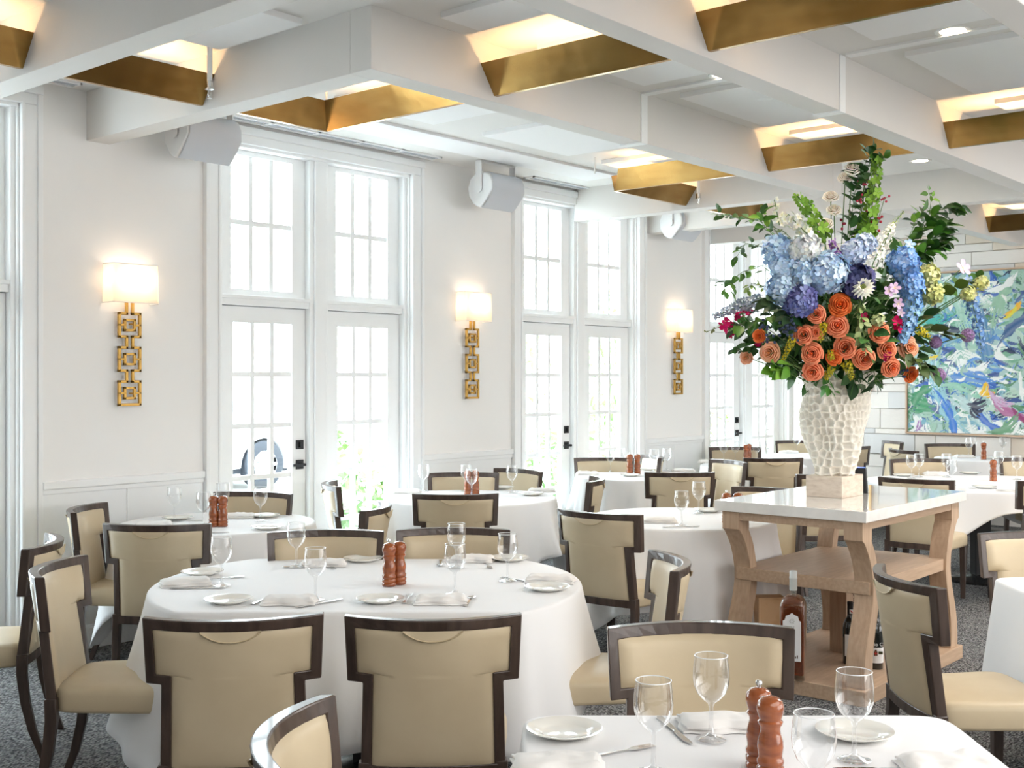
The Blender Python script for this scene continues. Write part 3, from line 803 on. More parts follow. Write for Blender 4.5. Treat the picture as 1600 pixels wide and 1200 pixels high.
# ------------------------------------------------------------------ bottles and wine crates on the console plinth
PZ = .075
def spirit_bottle():
    x, y = V(1.425, 5.90)
    t = thing('spirit_bottle', 'square bottle of amber spirit with pale capsule and white label on console plinth', 'bottle', (x, y, PZ), YAW-20)
    def sect(h, z, e=.22, n=32):
        return [(math.copysign(abs(cos(2*pi*i/n))**e, cos(2*pi*i/n))*h, math.copysign(abs(sin(2*pi*i/n))**e, sin(2*pi*i/n))*h, z) for i in range(n)]
    k = MB(); rows = [sect(.058, .0), sect(.062, .006), sect(.062, .37)]
    for q in range(1, 7):
        a = q/6*pi/2; rows.append(sect(.062-.046*(1-cos(a)), .37+.055*sin(a), .22+.78*q/6))
    rows += [sect(.016, .44, 1), sect(.0155, .49, 1)]
    k.rows(rows, closed=True); k.f += [tuple(range(32))]; k.m.append(0)
    obj('glass_body', k, M['clear'], t, smooth=50)
    k = MB(); rows = [sect(.055, .028), sect(.058, .034), sect(.058, .37)]
    for q in range(1, 6):
        a = q/6*pi/2; rows.append(sect(.058-.044*(1-cos(a)), .37+.05*sin(a), .22+.78*q/6))
    k.rows(rows, closed=True); k.f += [tuple(range(32)), tuple(len(rows)*32-32+i for i in range(32))]; k.m += [0, 0]
    li = obj('spirit', k, M['cognac'], t, smooth=50); li['label'] = 'amber spirit inside'
    k = MB(); k.lathe([(.0185, .445), (.0195, .45), (.019, .50), (.0205, .502), (.0205, .512), (.019, .514), (.019, .54), (.017, .543)], 24); obj('capsule', k, M['cap'], t, smooth=40)
    k = MB(); pl = [(-.045, .10), (.045, .10), (.045, .30), (.035, .305), (.03, .325), (.012, .332), (0, .342), (-.012, .332), (-.03, .325), (-.035, .305), (-.045, .30)]
    k.prism(pl, -.0645, -.0635, 'y'); lb = obj('paper_label', k, M['label_paper'], t)
    text('ANE', .018, M['ink_brown'], lb, (-.004, -.0648, .262), (pi/2, 0, 0))
    k = MB(); 
    for i in range(8):
        a = i*pi/4; k.tube([(.006*cos(a), -.0647, .30+.006*sin(a)), (.014*cos(a), -.0647, .30+.014*sin(a))], .0009, 4)
    for i in range(7): k.box(-.03+.009*i, -.024+.009*i, -.0648, -.0644, .115, .119+.006*((i*5) % 4))
    obj('emblem', k, M['ink_brown'], lb)
def text(s, size, m, parent, loc, rot, al='CENTER'):
    c = bpy.data.curves.new('lettering', 'FONT'); c.body = s; c.size = size; c.extrude = .0002; c.align_x = al
    tmp = bpy.data.objects.new('lettering_curve', c); C.objects.link(tmp)
    me = bpy.data.meshes.new_from_object(tmp); bpy.data.objects.remove(tmp); bpy.data.curves.remove(c)
    me.name = 'lettering'; me.materials.clear(); me.materials.append(m)
    o = bpy.data.objects.new('lettering', me); C.objects.link(o); o.parent = parent; o.location = loc; o.rotation_euler = rot
    return o
spirit_bottle()
def wine(lat, D, rz, label, two):
    x, y = V(lat, D)
    t = thing('wine_bottle', label, 'bottle', (x, y, PZ), YAW+rz)
    k = MB(); k.lathe([(.034, 0), (.0385, .004), (.0385, .19), (.036, .212), (.026, .235), (.017, .25), (.0145, .27), (.0145, .31)], 32)
    obj('glass_body', k, M['darkglass'], t, smooth=50)
    k = MB(); k.lathe([(.0155, .255), (.0155, .312), (.0165, .314), (.0165, .328), (.014, .33)], 24); f = obj('foil_capsule', k, M['foil'], t, smooth=40)
    k = MB(); n = 14
    z0, z1 = (.035, .115) if two else (.045, .16)
    k.rows([[(.0392*sin(-1.2+2.4*i/n), -.0392*cos(-1.2+2.4*i/n), z_) for i in range(n+1)] for z_ in (z0, z1)]); lb = obj('paper_label', k, M['label_paper'], t, smooth=60)
    if two:
        text('Pio C', .026, M['ink_white'], t, (0, -.0405, .125), (pi/2, 0, 0))
        k = MB(); k.box(-.017, .001, -.0412, -.0404, .074, .098); k.box(-.013, -.003, -.0412, -.0404, .098, .106); o = obj('crest', k, M['ink_brown'], lb)
        k = MB(); k.box(-.0095, -.0065, -.0418, -.0412, .075, .097); k.box(-.016, 0, -.0418, -.0412, .084, .088); obj('crest_cross', k, M['ink_red'], lb)
        k = MB(); k.box(.006, .028, -.0395, -.038, .082, .097); obj('banner', k, mat('olive_ink', (.05, .055, .02), .6), lb)
    else:
        k = MB(); k.add(*[[(.0168*sin(-.6+1.2*i/6)*1.0, -.0168*cos(-.6+1.2*i/6), zz) for zz in (.268, .29) for i in range(7)], [(i, i+1, 8+i, 7+i) for i in range(6)]]); o = obj('seal', k, M['label_paper'], f)
        k = MB(); k.tube([(-.006, -.0175, .286), (.006, -.0175, .272)], .003, 6); obj('seal_stripe', k, M['ink_red'], f)
        k = MB(); k.box(-.012, .014, -.0402, -.0392, .095, .099); k.box(-.004, .004, -.0402, -.0392, .075, .088); obj('print', k, M['gold'], lb)
wine(1.80, 6.2, 8, 'dark wine bottle with white label half hidden behind the front console leg', False)
wine(1.905, 6.1, -6, 'dark wine bottle lettered Pio C to the right of the front console leg', True)
def crate(loc, rz, w, h, d, label, words):
    t = thing('wine_crate', label, 'wooden crate', loc, rz)
    k = MB(); th = .012
    k.box(-w/2, w/2, -d/2, d/2, 0, th); k.box(-w/2, w/2, -d/2, d/2, h-th, h); k.box(-w/2, -w/2+th, -d/2, d/2, th, h-th); k.box(w/2-th, w/2, -d/2, d/2, th, h-th)
    obj('box_frame', k, M['oak_v'] if words else M['pine'], t, bevel=.002)
    k = MB(); k.box(-w/2+th, w/2-th, -d/2+.004, -d/2+.012, th, h-th); pn = obj('panel', k, M['oak_v'] if words else M['pine'], t)
    if words:
        text('Sapaio', .055, M['ink_brown'], pn, (-.035, -d/2+.003, h*.72), (pi/2, pi/2, 0)); text('Sapaio', .085, M['ink_brown'], pn, (.035, -d/2+.003, h*.48), (pi/2, pi/2, 0))
x, y = V(1.885, 6.50); crate((x, y, PZ), YAW+32, .19, .435, .12, 'tall wooden wine crate lettered Sapaio standing on the console plinth', True)
x, y = V(1.40, 6.33); crate((x, y, PZ), YAW+4, .15, .335, .10, 'small knotty pine wine box standing behind the spirit bottle', False)

# ------------------------------------------------------------------ tableware
def glass_kind():
    prof = [(.001, .001), (.034, .0015), (.036, .003), (.032, .005), (.012, .010), (.006, .018), (.0048, .04), (.0048, .075), (.008, .085), (.020, .094), (.033, .108), (.0405, .128), (.0425, .145), (.0415, .165), (.038, .195)]
    k = MB(); k.lathe(prof, 28, cap0=False, cap1=False); r = obj('wine_glass', k, M['glass'], smooth=60)
    k = MB(); n = 28; pts = [(.038*cos(2*pi*i/n), .038*sin(2*pi*i/n), .195) for i in range(n+1)]; k.tube(pts, .0011, 5); obj('rim', k, M['rim'], r, smooth=60)
    return tag(r, 'glass', 'wine glass')
GL = Kind(glass_kind(), 'stemmed wine glasses set on the tables')
def mill_kind(pepper):
    H = .172
    prof = [(.0, 0), (.0265, 0), (.0285, .004), (.0285, .010), (.0255, .014), (.0285, .018), (.0285, .026), (.0255, .030), (.0280, .034), (.0280, .041), (.0245, .046), (.0255, .055), (.0272, .068), (.0262, .080), (.0225, .093), (.0205, .102), (.0215, .110), (.0255, .116), (.0262, .120), (.0225, .124), (.0245, .130), (.0282, .142), (.0285, .150), (.0255, .162), (.0185, .169), (.008, .172), (0, .1725)]
    k = MB(); k.lathe(prof, 28, cap0=False, cap1=False)
    r = obj('pepper_mill' if pepper else 'salt_mill', k, M['millwood'], smooth=45)
    if pepper:
        k = MB(); k.lathe([(.004, .170), (.004, .177), (.0075, .178), (.0075, .184), (.006, .187), (.001, .188)], 14); kn = obj('knob', k, M['steel'], r, smooth=40); kn['label'] = 'steel knob on top'
    else:
        k = MB(); k.lathe([(.005, .1715), (.004, .1735), (.001, .174)], 12); obj('cap', k, M['millwood'], r, smooth=40)
    return tag(r, 'mill', 'pepper mill' if pepper else 'salt mill')
MP = Kind(mill_kind(True), 'red wood pepper mills'); MS = Kind(mill_kind(False), 'red wood salt mills')
def plate_kind():
    k = MB(); k.lathe([(.0, .004), (.052, .004), (.056, .006), (.062, .0105), (.086, .016), (.0895, .0165), (.0885, .0135), (.060, .004), (.054, 0), (.0, 0)], 40, cap0=False, cap1=False)
    r = obj('bread_plate', k, M['china'], smooth=60)
    return tag(r, 'plate', 'plate')
PL = Kind(plate_kind(), 'white bread plates')
def napkin_kind(seed):
    r = random.Random(seed); k = MB(); nx, ny = 20, 10; W, D_ = .20, .115
    def top(i, j, lay):
        u, v = i/nx, j/ny; e = min(u, 1-u, .12)/.12; f = min(v, 1-v, .2)/.2
        nz = noise.noise(Vector((u*3+seed, v*2, lay*3)))*.006+noise.noise(Vector((u*7, v*5+seed, lay)))*.003
        return .011*lay+.012*(1-(1-e)**3)*(1-(1-f)**3)+1.5*nz*e*f
    for lay in (0, 1):
        sx = 1-.06*lay; rot = .04*lay
        def pos(i, j, z): 
            x_, y_ = (i/nx-.5)*W*sx, (j/ny-.5)*D_*sx
            y_ += .006*sin(i*.55+seed+lay); x_ += .004*sin(j*.8+seed*2)
            return (x_*cos(rot)-y_*sin(rot), x_*sin(rot)+y_*cos(rot), z)
        a = [[pos(i, j, top(i, j, lay)+.004) for i in range(nx+1)] for j in range(ny+1)]
        b = [[pos(i, j, .0105*lay) for i in range(nx+1)] for j in range(ny+1)]
        k.rows(a); k.rows([q[::-1] for q in b])
        k.rows([a[0], b[0]]); k.rows([a[-1], b[-1]]); k.rows([[q[0] for q in a], [q[0] for q in b]]); k.rows([[q[-1] for q in a], [q[-1] for q in b]])
    rr_ = obj('napkin', k, M['napkin'], smooth=60)
    return tag(rr_, 'napkin', 'napkin')
NK = [Kind(napkin_kind(1), 'folded white napkins'), Kind(napkin_kind(4), 'folded white napkins')]
def flat(k, outline, z0, z1): k.prism(outline, z0, z1, 'z')
def fork_kind():
    k = MB(); flat(k, [(-.095, -.007), (-.09, -.009), (-.02, -.003), (.03, -.003), (.045, -.010), (.056, -.011), (.056, .011), (.045, .010), (.03, .003), (-.02, .003), (-.09, .009), (-.095, .007)], .001, .0035)
    for i in range(4): y_ = -.0092+.0061*i; k.box(.056, .098, y_-.0014, y_+.0014, .0012, .0034)
    return tag(obj('fork', k, M['steel'], bevel=.0006), 'fork', 'fork')
def knife_kind():
    k = MB(); flat(k, [(-.11, -.007), (-.10, -.009), (0, -.006), (.01, -.004), (.02, -.009), (.08, -.010), (.105, -.003), (.11, .004), (.10, .006), (.01, .005), (-.10, .008), (-.11, .006)], .001, .004)
    return tag(obj('knife', k, M['steel'], bevel=.0008), 'knife', 'knife')
def spoon_kind():
    k = MB(); flat(k, [(-.09, -.006), (-.085, -.008), (-.01, -.003), (.045, -.003), (.045, .003), (-.01, .003), (-.085, .008), (-.09, .006)], .001, .0035)
    vs = []; n = 16
    for q, zz in ((1, .006), (.7, .0025), (.3, .0012)):
        vs.append([(.068+.026*q*cos(2*pi*i/n), .0155*q*sin(2*pi*i/n), zz) for i in range(n)])
    k.rows(vs, closed=True); k.f.append(tuple(len(k.v)-n+i for i in range(n))); k.m.append(0)
    return tag(obj('spoon', k, M['steel'], smooth=50), 'spoon', 'spoon')
FK = Kind(fork_kind(), 'steel forks'); KN = Kind(knife_kind(), 'steel knives'); SP = Kind(spoon_kind(), 'steel spoons')
ZC = ZT+.002
def at(kind, u, v, label, rz=0):
    x, y = PT(u, v); kind.place((x, y, ZC), YAW+rz, label)
def atv(kind, lat, D, label, rz=0):
    x, y = V(lat, D); kind.place((x, y, ZC), YAW+rz, label)
LT = 'on the long foreground table'
for u, v, l in [(346, 916, 'wine glass at the left end of the long foreground table'), (463, 887, 'wine glass before the left far chair of the long foreground table'),
  (493, 938, 'wine glass between the front napkins at left of the long foreground table'), (711, 930, 'wine glass just right of the mills, front one of two overlapping, long foreground table'),
  (713, 888, 'wine glass just right of the mills, rear one of two overlapping, long foreground table'), (793, 909, 'wine glass near the right end of the long foreground table'),
  (272, 814, 'leftmost wine glass on the left window table'), (318, 824, 'wine glass directly left of the mills on the left window table'), (348, 806, 'wine glass directly behind the mills on the left window table'), (407, 814, 'wine glass right of the mills on the left window table'),
  (662, 768, 'leftmost wine glass on the round table between the windows'), (728, 768, 'rear wine glass behind the mills on the round table between the windows'), (737, 777, 'wine glass in front of the mills on the round table between the windows'), (800, 770, 'rightmost wine glass on the round table between the windows'),
  (1065, 822, 'left wine glass on the round table left of the console'), (1092, 803, 'right wine glass on the round table left of the console'),
  (954, 738, 'first wine glass from left on the table under the third sconce'), (970, 735, 'second wine glass from left on the table under the third sconce'), (1022, 737, 'third wine glass from left on the table under the third sconce'), (1042, 735, 'fourth wine glass from left on the table under the third sconce'),
  (1131, 722, 'first wine glass from left on the table before the farthest doors'), (1149, 721, 'second wine glass from left on the table before the farthest doors'), (1182, 721, 'third wine glass from left on the table before the farthest doors'), (1199, 720, 'fourth wine glass from left on the table before the farthest doors'),
  (1245, 707, 'lone wine glass in the far corner left of the vase'),
  (1424, 748, 'left of two close wine glasses at the left of the right rear table'), (1436, 746, 'right of two close wine glasses at the left of the right rear table'), (1479, 746, 'rear wine glass at the middle of the right rear table'), (1487, 759, 'front wine glass at the middle of the right rear table'), (1561, 741, 'wine glass directly behind the nearer mill at right'), (1589, 750, 'wine glass at the right edge of the right rear table'),
  (1514, 714, 'left wine glass beside the farther mill below the painting'), (1521, 712, 'second wine glass beside the farther mill below the painting'), (1567, 712, 'first wine glass right of the farther mill below the painting'), (1576, 710, 'second wine glass right of the farther mill below the painting')]:
    at(GL, u, v, l)
for lat, D, l in [(.300, 2.47, 'wine glass left of the mills on the front right table, before the plate'), (.460, 2.69, 'wine glass on the front right table in front of the facing chair'),
  (.748, 2.545, 'wine glass at right of the front right table, before the oak console leg'), (.577, 2.225, 'nearest wine glass, cut by the bottom edge beside the mills')]:
    atv(GL, lat, D, l)
for u, v, p, l in [(608, 916, 1, 'pepper mill standing on the long foreground table'), (624, 913, 0, 'salt mill standing behind the pepper mill on the long foreground table'),
  (334, 823, 1, 'left mill of the pair on the left window table'), (348, 823, 0, 'right mill of the pair on the left window table'),
  (731, 773, 1, 'left mill of the pair on the round table between the windows'), (743, 773, 0, 'right mill of the pair on the round table between the windows'),
  (984, 741, 1, 'left mill of the pair under the third sconce'), (996, 741, 0, 'right mill of the pair under the third sconce'),
  (1166, 722, 1, 'left mill of the pair before the farthest doors'), (1170, 721, 0, 'right mill of the pair before the farthest doors'),
  (1552, 752, 1, 'nearer of the two single mills at right, on the right rear table'), (1537, 718, 1, 'farther of the two single mills at right, below the painting')]:
    at(MP if p else MS, u, v, l)
for lat, D, p, l in [(.539, 2.43, 0, 'large salt mill in the foreground on the front right table'), (.530, 2.50, 1, 'large pepper mill with steel knob behind the foreground salt mill'),
   (1.235, 6.70, 1, 'pepper mill half hidden behind the left end of the console top'), (1.30, 6.70, 0, 'salt mill half hidden behind the left end of the console top')]:
    atv(MP if p else MS, lat, D, l)
for u, v, l in [(316, 898, 'bread plate at the left rear of the long table'), (357, 942, 'bread plate at the left front of the long table'), (567, 877, 'bread plate at the back of the long table, left of the mills'), (594, 941, 'bread plate at the front of the long table below the mills'), (796, 876, 'bread plate at the right rear of the long table'), (855, 922, 'bread plate at the right end of the long table'),
  (882, 1148, 'large bread plate at the left of the front right table'), (277, 812, 'bread plate at the left of the left window table'), (414, 808, 'rear bread plate at right of the left window table'), (418, 827, 'front bread plate at right of the left window table'),
  (785, 764, 'rear bread plate on the round table between the windows'), (830, 774, 'front bread plate on the round table between the windows'), (1107, 800, 'bread plate on the round table left of the console'), (985, 744, 'front bread plate under the third sconce'), (1012, 735, 'rear bread plate under the third sconce'),
  (1538, 763, 'front bread plate on the right rear table'), (1516, 741, 'rear bread plate on the right rear table'), (1412, 744, 'left bread plate on the right rear table'), (1550, 717, 'bread plate beside the farther mill below the painting')]:
    at(PL, u, v, l)
atv(PL, .80, 2.72, 'bread plate behind the right glass of the front right table')
for i, (u, v, rz, l) in enumerate([(290, 914, 18, 'napkin at the left end of the long table'), (452, 943, 0, 'napkin at the front left of the long table'), (505, 884, 5, 'napkin at the back left of the long table'), (688, 942, 0, 'napkin at the front right of the long table'), (738, 877, -8, 'napkin at the back right of the long table'), (860, 909, -12, 'napkin at the right end of the long table'),
  (872, 1203, 2, 'napkin at the bottom left of the front right table'), (240, 822, 10, 'napkin at the left of the left window table'), (372, 809, 5, 'napkin behind the mills on the left window table'), (636, 771, 0, 'napkin at the left of the round table between the windows'), (755, 764, 0, 'napkin behind the mills on the round table between the windows'), (846, 769, 0, 'napkin at the right of the round table between the windows'),
  (1030, 816, -5, 'napkin on the round table left of the console'), (918, 742, 0, 'napkin at the left of the table under the third sconce'), (1068, 737, 0, 'napkin at the right of the table under the third sconce'), (1107, 723, 0, 'napkin on the table before the farthest doors'), (1233, 708, 0, 'napkin on the far corner table left of the vase'),
  (1462, 742, 0, 'napkin at the back of the right rear table'), (1580, 768, -30, 'napkin at the right of the right rear table'), (1506, 715, 0, 'napkin on the farthest right table below the painting'), (1489, 766, 0, 'napkin at the left corner of the right rear table')]):
    at(NK[i % 2], u, v, l, rz)
atv(NK[0], .50, 2.79, 'napkin behind the glasses on the front right table', 0); atv(NK[1], .93, 2.49, 'napkin at the bottom right of the front right table', 2)
for u, v, rz, l in [(412, 938, 76, 'fork left of the front left napkin on the long table'), (637, 936, 88, 'fork left of the front right napkin on the long table'), (515, 885, -70, 'fork at the back left of the long table'), (762, 884, -82, 'fork at the back right of the long table'), (345, 905, 30, 'fork at the left end of the long table'), (1566, 765, 100, 'fork at the front of the right rear table'), (290, 815, 20, 'fork on the left window table')]:
    at(FK, u, v, l, rz)
atv(FK, .235, 2.60, 'fork with tines up at the left of the front right table', 28)
for u, v, rz, l in [(500, 944, 48, 'knife right of the front left napkin on the long table'), (310, 920, 4, 'knife in front of the left end napkin on the long table'), (326, 834, 20, 'knife at the front of the left window table'), (1065, 824, 12, 'knife on the round table left of the console'), (1504, 764, 8, 'knife at the left of the right rear table'), (815, 908, -40, 'knife at the right end of the long table'), (478, 884, 35, 'knife at the back left of the long table')]:
    at(KN, u, v, l, rz)
atv(KN, .385, 2.76, 'knife between the rear glass and the napkin on the front right table', -78); atv(KN, .79, 2.48, 'dark-looking knife at the right of the front right table', 178)
for u, v, rz, l in [(733, 941, 84, 'spoon right of the front right napkin on the long table'), (688, 881, -88, 'spoon at the back of the long table behind the overlapping glasses')]:
    at(SP, u, v, l, rz)

# ------------------------------------------------------------------ bouquet
rnd = random.Random(77)
MOUTH = Vector((VX, VY, CT+.115+.50))
DV = 6.385                                  # distance of the vase axis
def mixc(a, b, t): return tuple(x+(y-x)*t for x, y in zip(a, b))
def jit(c, s=.12):
    f = 1+rnd.uniform(-s, s); return tuple(max(0, min(1, x*f*(1+rnd.uniform(-s, s)*.3))) for x in c)
def frame(axis, spin=0):
    z = Vector(axis).normalized(); x = z.orthogonal().normalized(); y = z.cross(x)
    m = Matrix((x, y, z)).transposed().to_4x4()
    return m @ Matrix.Rotation(spin, 4, 'Z')
GREENS = [(.035, .115, .018), (.05, .16, .02), (.025, .085, .02), (.09, .22, .03), (.06, .13, .04)]
LIGHTG = [(.16, .34, .04), (.22, .40, .06), (.12, .28, .03)]
def leaf(k, M4, L, W, col, fold=.25, bend=.3):
    vs = []; fs = []; cs = []
    prof = [(0, .06), (.2, .72), (.45, 1), (.7, .78), (.88, .38), (1, .02)]
    for t, w in prof:
        for s in (-1, 0, 1):
            vs.append((s*w*W/2, t*L, -bend*L*t*t+abs(s)*w*W*fold*.5)); cs.append(mixc(col, (col[0]*1.25, col[1]*1.25, col[2]*1.2), .5 if s == 0 else 0))
    for i in range(len(prof)-1):
        for j in range(2):
            a = i*3+j; fs.append((a, a+1, a+4, a+3))
    k.add(vs, fs, col=cs, M=M4)
def leafdir(p, d, up, roll=0):
    y = Vector(d).normalized(); z = Vector(up); z = (z-y*z.dot(y))
    if z.length < 1e-4: z = y.orthogonal()
    z.normalize(); x = y.cross(z)
    m = Matrix((x, y, z)).transposed().to_4x4(); m = m @ Matrix.Rotation(roll, 4, 'Y'); m.translation = p; return m
def curve(p0, p1, sag=0, n=10, lift=0):
    p0 = Vector(p0); p1 = Vector(p1); mid = (p0+p1)/2+Vector((0, 0, lift)); out = []
    for i in range(n+1):
        t = i/n; out.append(p0*(1-t)**2+mid*2*t*(1-t)+p1*t*t)
    return out
def stem_of(o, p1, r=.003, lift=.08):
    k = MB(); a = rnd.uniform(0, 2*pi); p0 = MOUTH+Vector((.10*cos(a)*rnd.random(), .10*sin(a)*rnd.random(), -.06))
    w = curve(p0, p1, lift=lift*rnd.uniform(.2, 1)); off = o.location
    k.tube([p-off for p in w], r, 5); obj('stem', k, M['stem'], o, smooth=60)
FG = 'cut flowers and greenery in the textured vase'
def dd(u, v):       # how far the surface of the bouquet bulges toward the viewer here
    rho = sqrt(((u-1305)/FPX*DV)**2+((v-478)/FPX*DV*.95)**2)
    return .46*sqrt(max(0, 1-(rho/.62)**2))
def outward(p):
    c = MOUTH+Vector((0, 0, .22)); o = (p-c).normalized(); toc = (Vector((0, 0, EYE))-p).normalized()
    return (o*.75+toc*.7).normalized()
def bloom(name, cat, label, u, v, builder, d=None, axis=None, stem=True, r=.003):
    D = DV-(dd(u, v) if d is None else d); p = P3(u, v, D)
    k = MB(); ax = outward(p) if axis is None else axis
    builder(k, frame(ax, rnd.uniform(0, 6.28)))
    o = obj(name, k, M['attr'], smooth=50, loc=p, fix=False); tag(o, label, cat, FG)
    if stem: stem_of(o, p-ax*.01, r)
    return o
def rose(R, c_in, c_out):
    def b(k, F):
        rings = [(3, .17, .60, 1.1), (3, .33, .56, 1.15), (4, .50, .47, 1.0), (5, .68, .32, .82), (5, .86, .12, .80), (5, 1.06, -.10, .74)]
        for ri, (n, rr_, top, span) in enumerate(rings):
            t = ri/(len(rings)-1)
            for i in range(n):
                a0 = 2*pi*i/n+ri*1.1+rnd.uniform(-.12, .12); rj = rr_*R*rnd.uniform(.94, 1.06); tp = top*R+rnd.uniform(-.04, .04)*R
                vs = []; fs = []; cs = []
                for jb in range(8):
                    bb = jb/7
                    for ja in range(9):
                        aa = -1+2*ja/8
                        lip = max(0, bb-.72)/.28
                        rho = rj*(.42+.44*min(1, bb/.72)**.8)+rj*.14*min(1, bb/.72)+R*(.05+.16*t)*lip**2
                        rho += rj*.07*aa*(1 if i % 2 else -1)
                        z = -R*.62+(tp+R*.62)*min(1, bb*1.08)**.85-R*(.04+.16*t)*lip**2.2-R*.16*abs(aa)**2.5*bb-R*.05*lip*(1-abs(aa))*t*-1
                        an = a0+aa*span*(.55+.45*bb**.6)*(1-.22*lip*abs(aa))
                        vs.append((rho*cos(an), rho*sin(an), z))
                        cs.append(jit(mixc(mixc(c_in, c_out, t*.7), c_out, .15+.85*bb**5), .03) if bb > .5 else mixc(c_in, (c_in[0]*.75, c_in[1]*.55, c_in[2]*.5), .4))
                for jb in range(7):
                    for ja in range(8):
                        q = jb*9+ja; fs.append((q, q+1, q+10, q+9))
                k.add(vs, fs, col=cs, M=F)
        k.lathe([(R*.10, -R*.5), (R*.12, R*.3), (R*.08, R*.52), (R*.01, R*.57)], 8, col=c_in, M=F)
        for i in range(5):
            m = F @ Matrix.Translation((0, 0, -R*.6)) @ Matrix.Rotation(i*1.2566, 4, 'Z') @ Matrix.Rotation(-.35, 4, 'X')
            leaf(k, m, R*.9, R*.35, GREENS[1], bend=.2)
    return b
def floret(k, M4, r, col, n=4, eye=None, cup=.25):
    for i in range(n):
        a = 2*pi*i/n; w = .95*pi/n
        vs = [(0, 0, 0)]
        for q, da in ((.62, -w), (.98, -w*.55), (1.08, 0), (.98, w*.55), (.62, w)):
            vs.append((r*q*cos(a+da), r*q*sin(a+da), r*cup*q*(1+.3*sin(i*2+q*3))))
        c = jit(col, .10); k.add(vs, [(0, 1, 2, 3), (0, 3, 4, 5)], col=[mixc(c, eye or c, .5)]+[c]*5, M=M4)
    k.add([(r*.14*cos(2*pi*i/5), r*.14*sin(2*pi*i/5), r*.1) for i in range(5)], [(0, 1, 2, 3, 4)], col=eye or tuple(x*.8 for x in col), M=M4)
def hydrangea(Rx, Ry, n, cols, fr=.021, eye=None):
    def b(k, F):
        m = int(n*1.6)
        for i in range(m):
            z = 1-2*(i+.5)/m; a = i*2.39996; s = sqrt(1-z*z); d = Vector((s*cos(a), s*sin(a), z))
            if z < -.75: continue
            p = Vector((d.x*Rx, d.y*Rx, d.z*Ry))*rnd.uniform(.80, 1.10)
            dj = (d+Vector((rnd.uniform(-.45, .45), rnd.uniform(-.45, .45), rnd.uniform(-.3, .3)))).normalized()
            m4 = Matrix.Translation(p) @ frame(dj, rnd.uniform(0, 6)); floret(k, F @ m4, fr*rnd.uniform(.8, 1.15), rnd.choice(cols), eye=eye)
        vs = []; fs = []
        mb = MB(); mb.rows([[(Rx*.8*sin(pi*j/8)*cos(2*pi*i/12), Rx*.8*sin(pi*j/8)*sin(2*pi*i/12), Ry*.8*cos(pi*j/8)) for i in range(12)] for j in range(9)], closed=True)
        k.add(mb.v, mb.f, col=tuple(x*.6 for x in cols[0]), M=F)
    return b
def spike(name, cat, label, pts, r0, r1, n, fr, cols, eye=None, d=None, droop=0, petals=5):
    # florets crowded along a stem running through the given picture spots
    P = [P3(u, v, DV-(dd(u, v) if d is None else d)) for u, v in pts]
    k = MB(); off = P[0]
    L = []
    for i in range(n):
        t = i/(n-1)*(len(P)-1); j = min(int(t), len(P)-2); p = P[j].lerp(P[j+1], t-j); ax = (P[j+1]-P[j]).normalized()
        tt = i/(n-1); r = r0+(r1-r0)*tt; a = i*2.39996; x = ax.orthogonal().normalized(); y = ax.cross(x)
        dv = (x*cos(a)+y*sin(a)); q = p+dv*r*rnd.uniform(.6, 1.05)
        dirn = (dv+Vector((rnd.uniform(-.3, .3), rnd.uniform(-.3, .3), rnd.uniform(-.3, .3)))).normalized()
        floret(k, Matrix.Translation(q-off) @ frame(dirn, rnd.uniform(0, 6)), fr*(1.05-.45*tt), rnd.choice(cols), n=petals, eye=eye, cup=.35)
    k.tube([p-off for p in P], .003, 5, col=(.12, .2, .08))
    o = obj(name, k, M['attr'], smooth=50, loc=off, fix=False); tag(o, label, cat, FG); stem_of(o, P[0], .003)
    return o
PE = ((.93, .15, .025), (.95, .33, .18)); OR = ((.88, .11, .008), (.93, .21, .05)); PA = ((.93, .34, .10), (.95, .50, .32)); CR = ((.95, .84, .68), (.95, .91, .84))
for u, v, R, c, l in [(1275, 491, .046, PE, 'coral rose at the upper left of the rose cluster, below the purple hydrangea'), (1313, 476, .056, OR, 'deep orange rose, topmost of the rose cluster'), (1308, 509, .058, PE, 'full coral rose directly below the topmost rose'),
  (1256, 523, .052, PE, 'coral rose left of centre with a second bloom behind it'), (1275, 520, .036, PE, 'small coral rose peeking from behind another left of centre'), (1269, 552, .055, PE, 'coral rose at centre left above the vase rim'), (1321, 543, .055, PE, 'coral rose with pointed petals at the centre of the lower cluster'),
  (1303, 559, .040, OR, 'small deep orange rose tucked left of the central lower rose'), (1351, 561, .054, PE, 'coral rose in the lower middle above the vase right side'), (1376, 519, .053, PE, 'coral rose right of the pale green leaves'), (1387, 546, .049, PE, 'coral rose at right, below the right hand one of the upper row'),
  (1394, 575, .050, PE, 'coral rose at the lower right of the bouquet'), (1425, 586, .044, OR, 'orange rose lowest at the far right, before the painting edge'), (1269, 581, .052, PE, 'lowest coral rose, over the vase rim at left'), (1202, 551, .052, PA, 'large peach rose at the lower left of the bouquet'),
  (1185, 525, .036, OR, 'orange rose at left behind the blueberries'), (1165, 559, .036, PA, 'small peach rose at the far left, hanging against the door'), (1421, 543, .055, PA, 'pale peach rose at right seen from behind'),
  (1332, 261, .046, CR, 'cream rose near the top of the bouquet, upper one of two touching'), (1321, 275, .040, CR, 'cream rose near the top of the bouquet, lower one of two touching'), (1298, 305, .040, CR, 'cream rose with dark centre on the upper left side'), (1303, 326, .040, CR, 'small round cream rose in the upper middle'), (1290, 348, .042, CR, 'cream rose above the white hydrangea')]:
    top = v < 400
    bloom('rose', 'rose', l, u, v, rose(R*.86, *c), d=.05 if top else None)
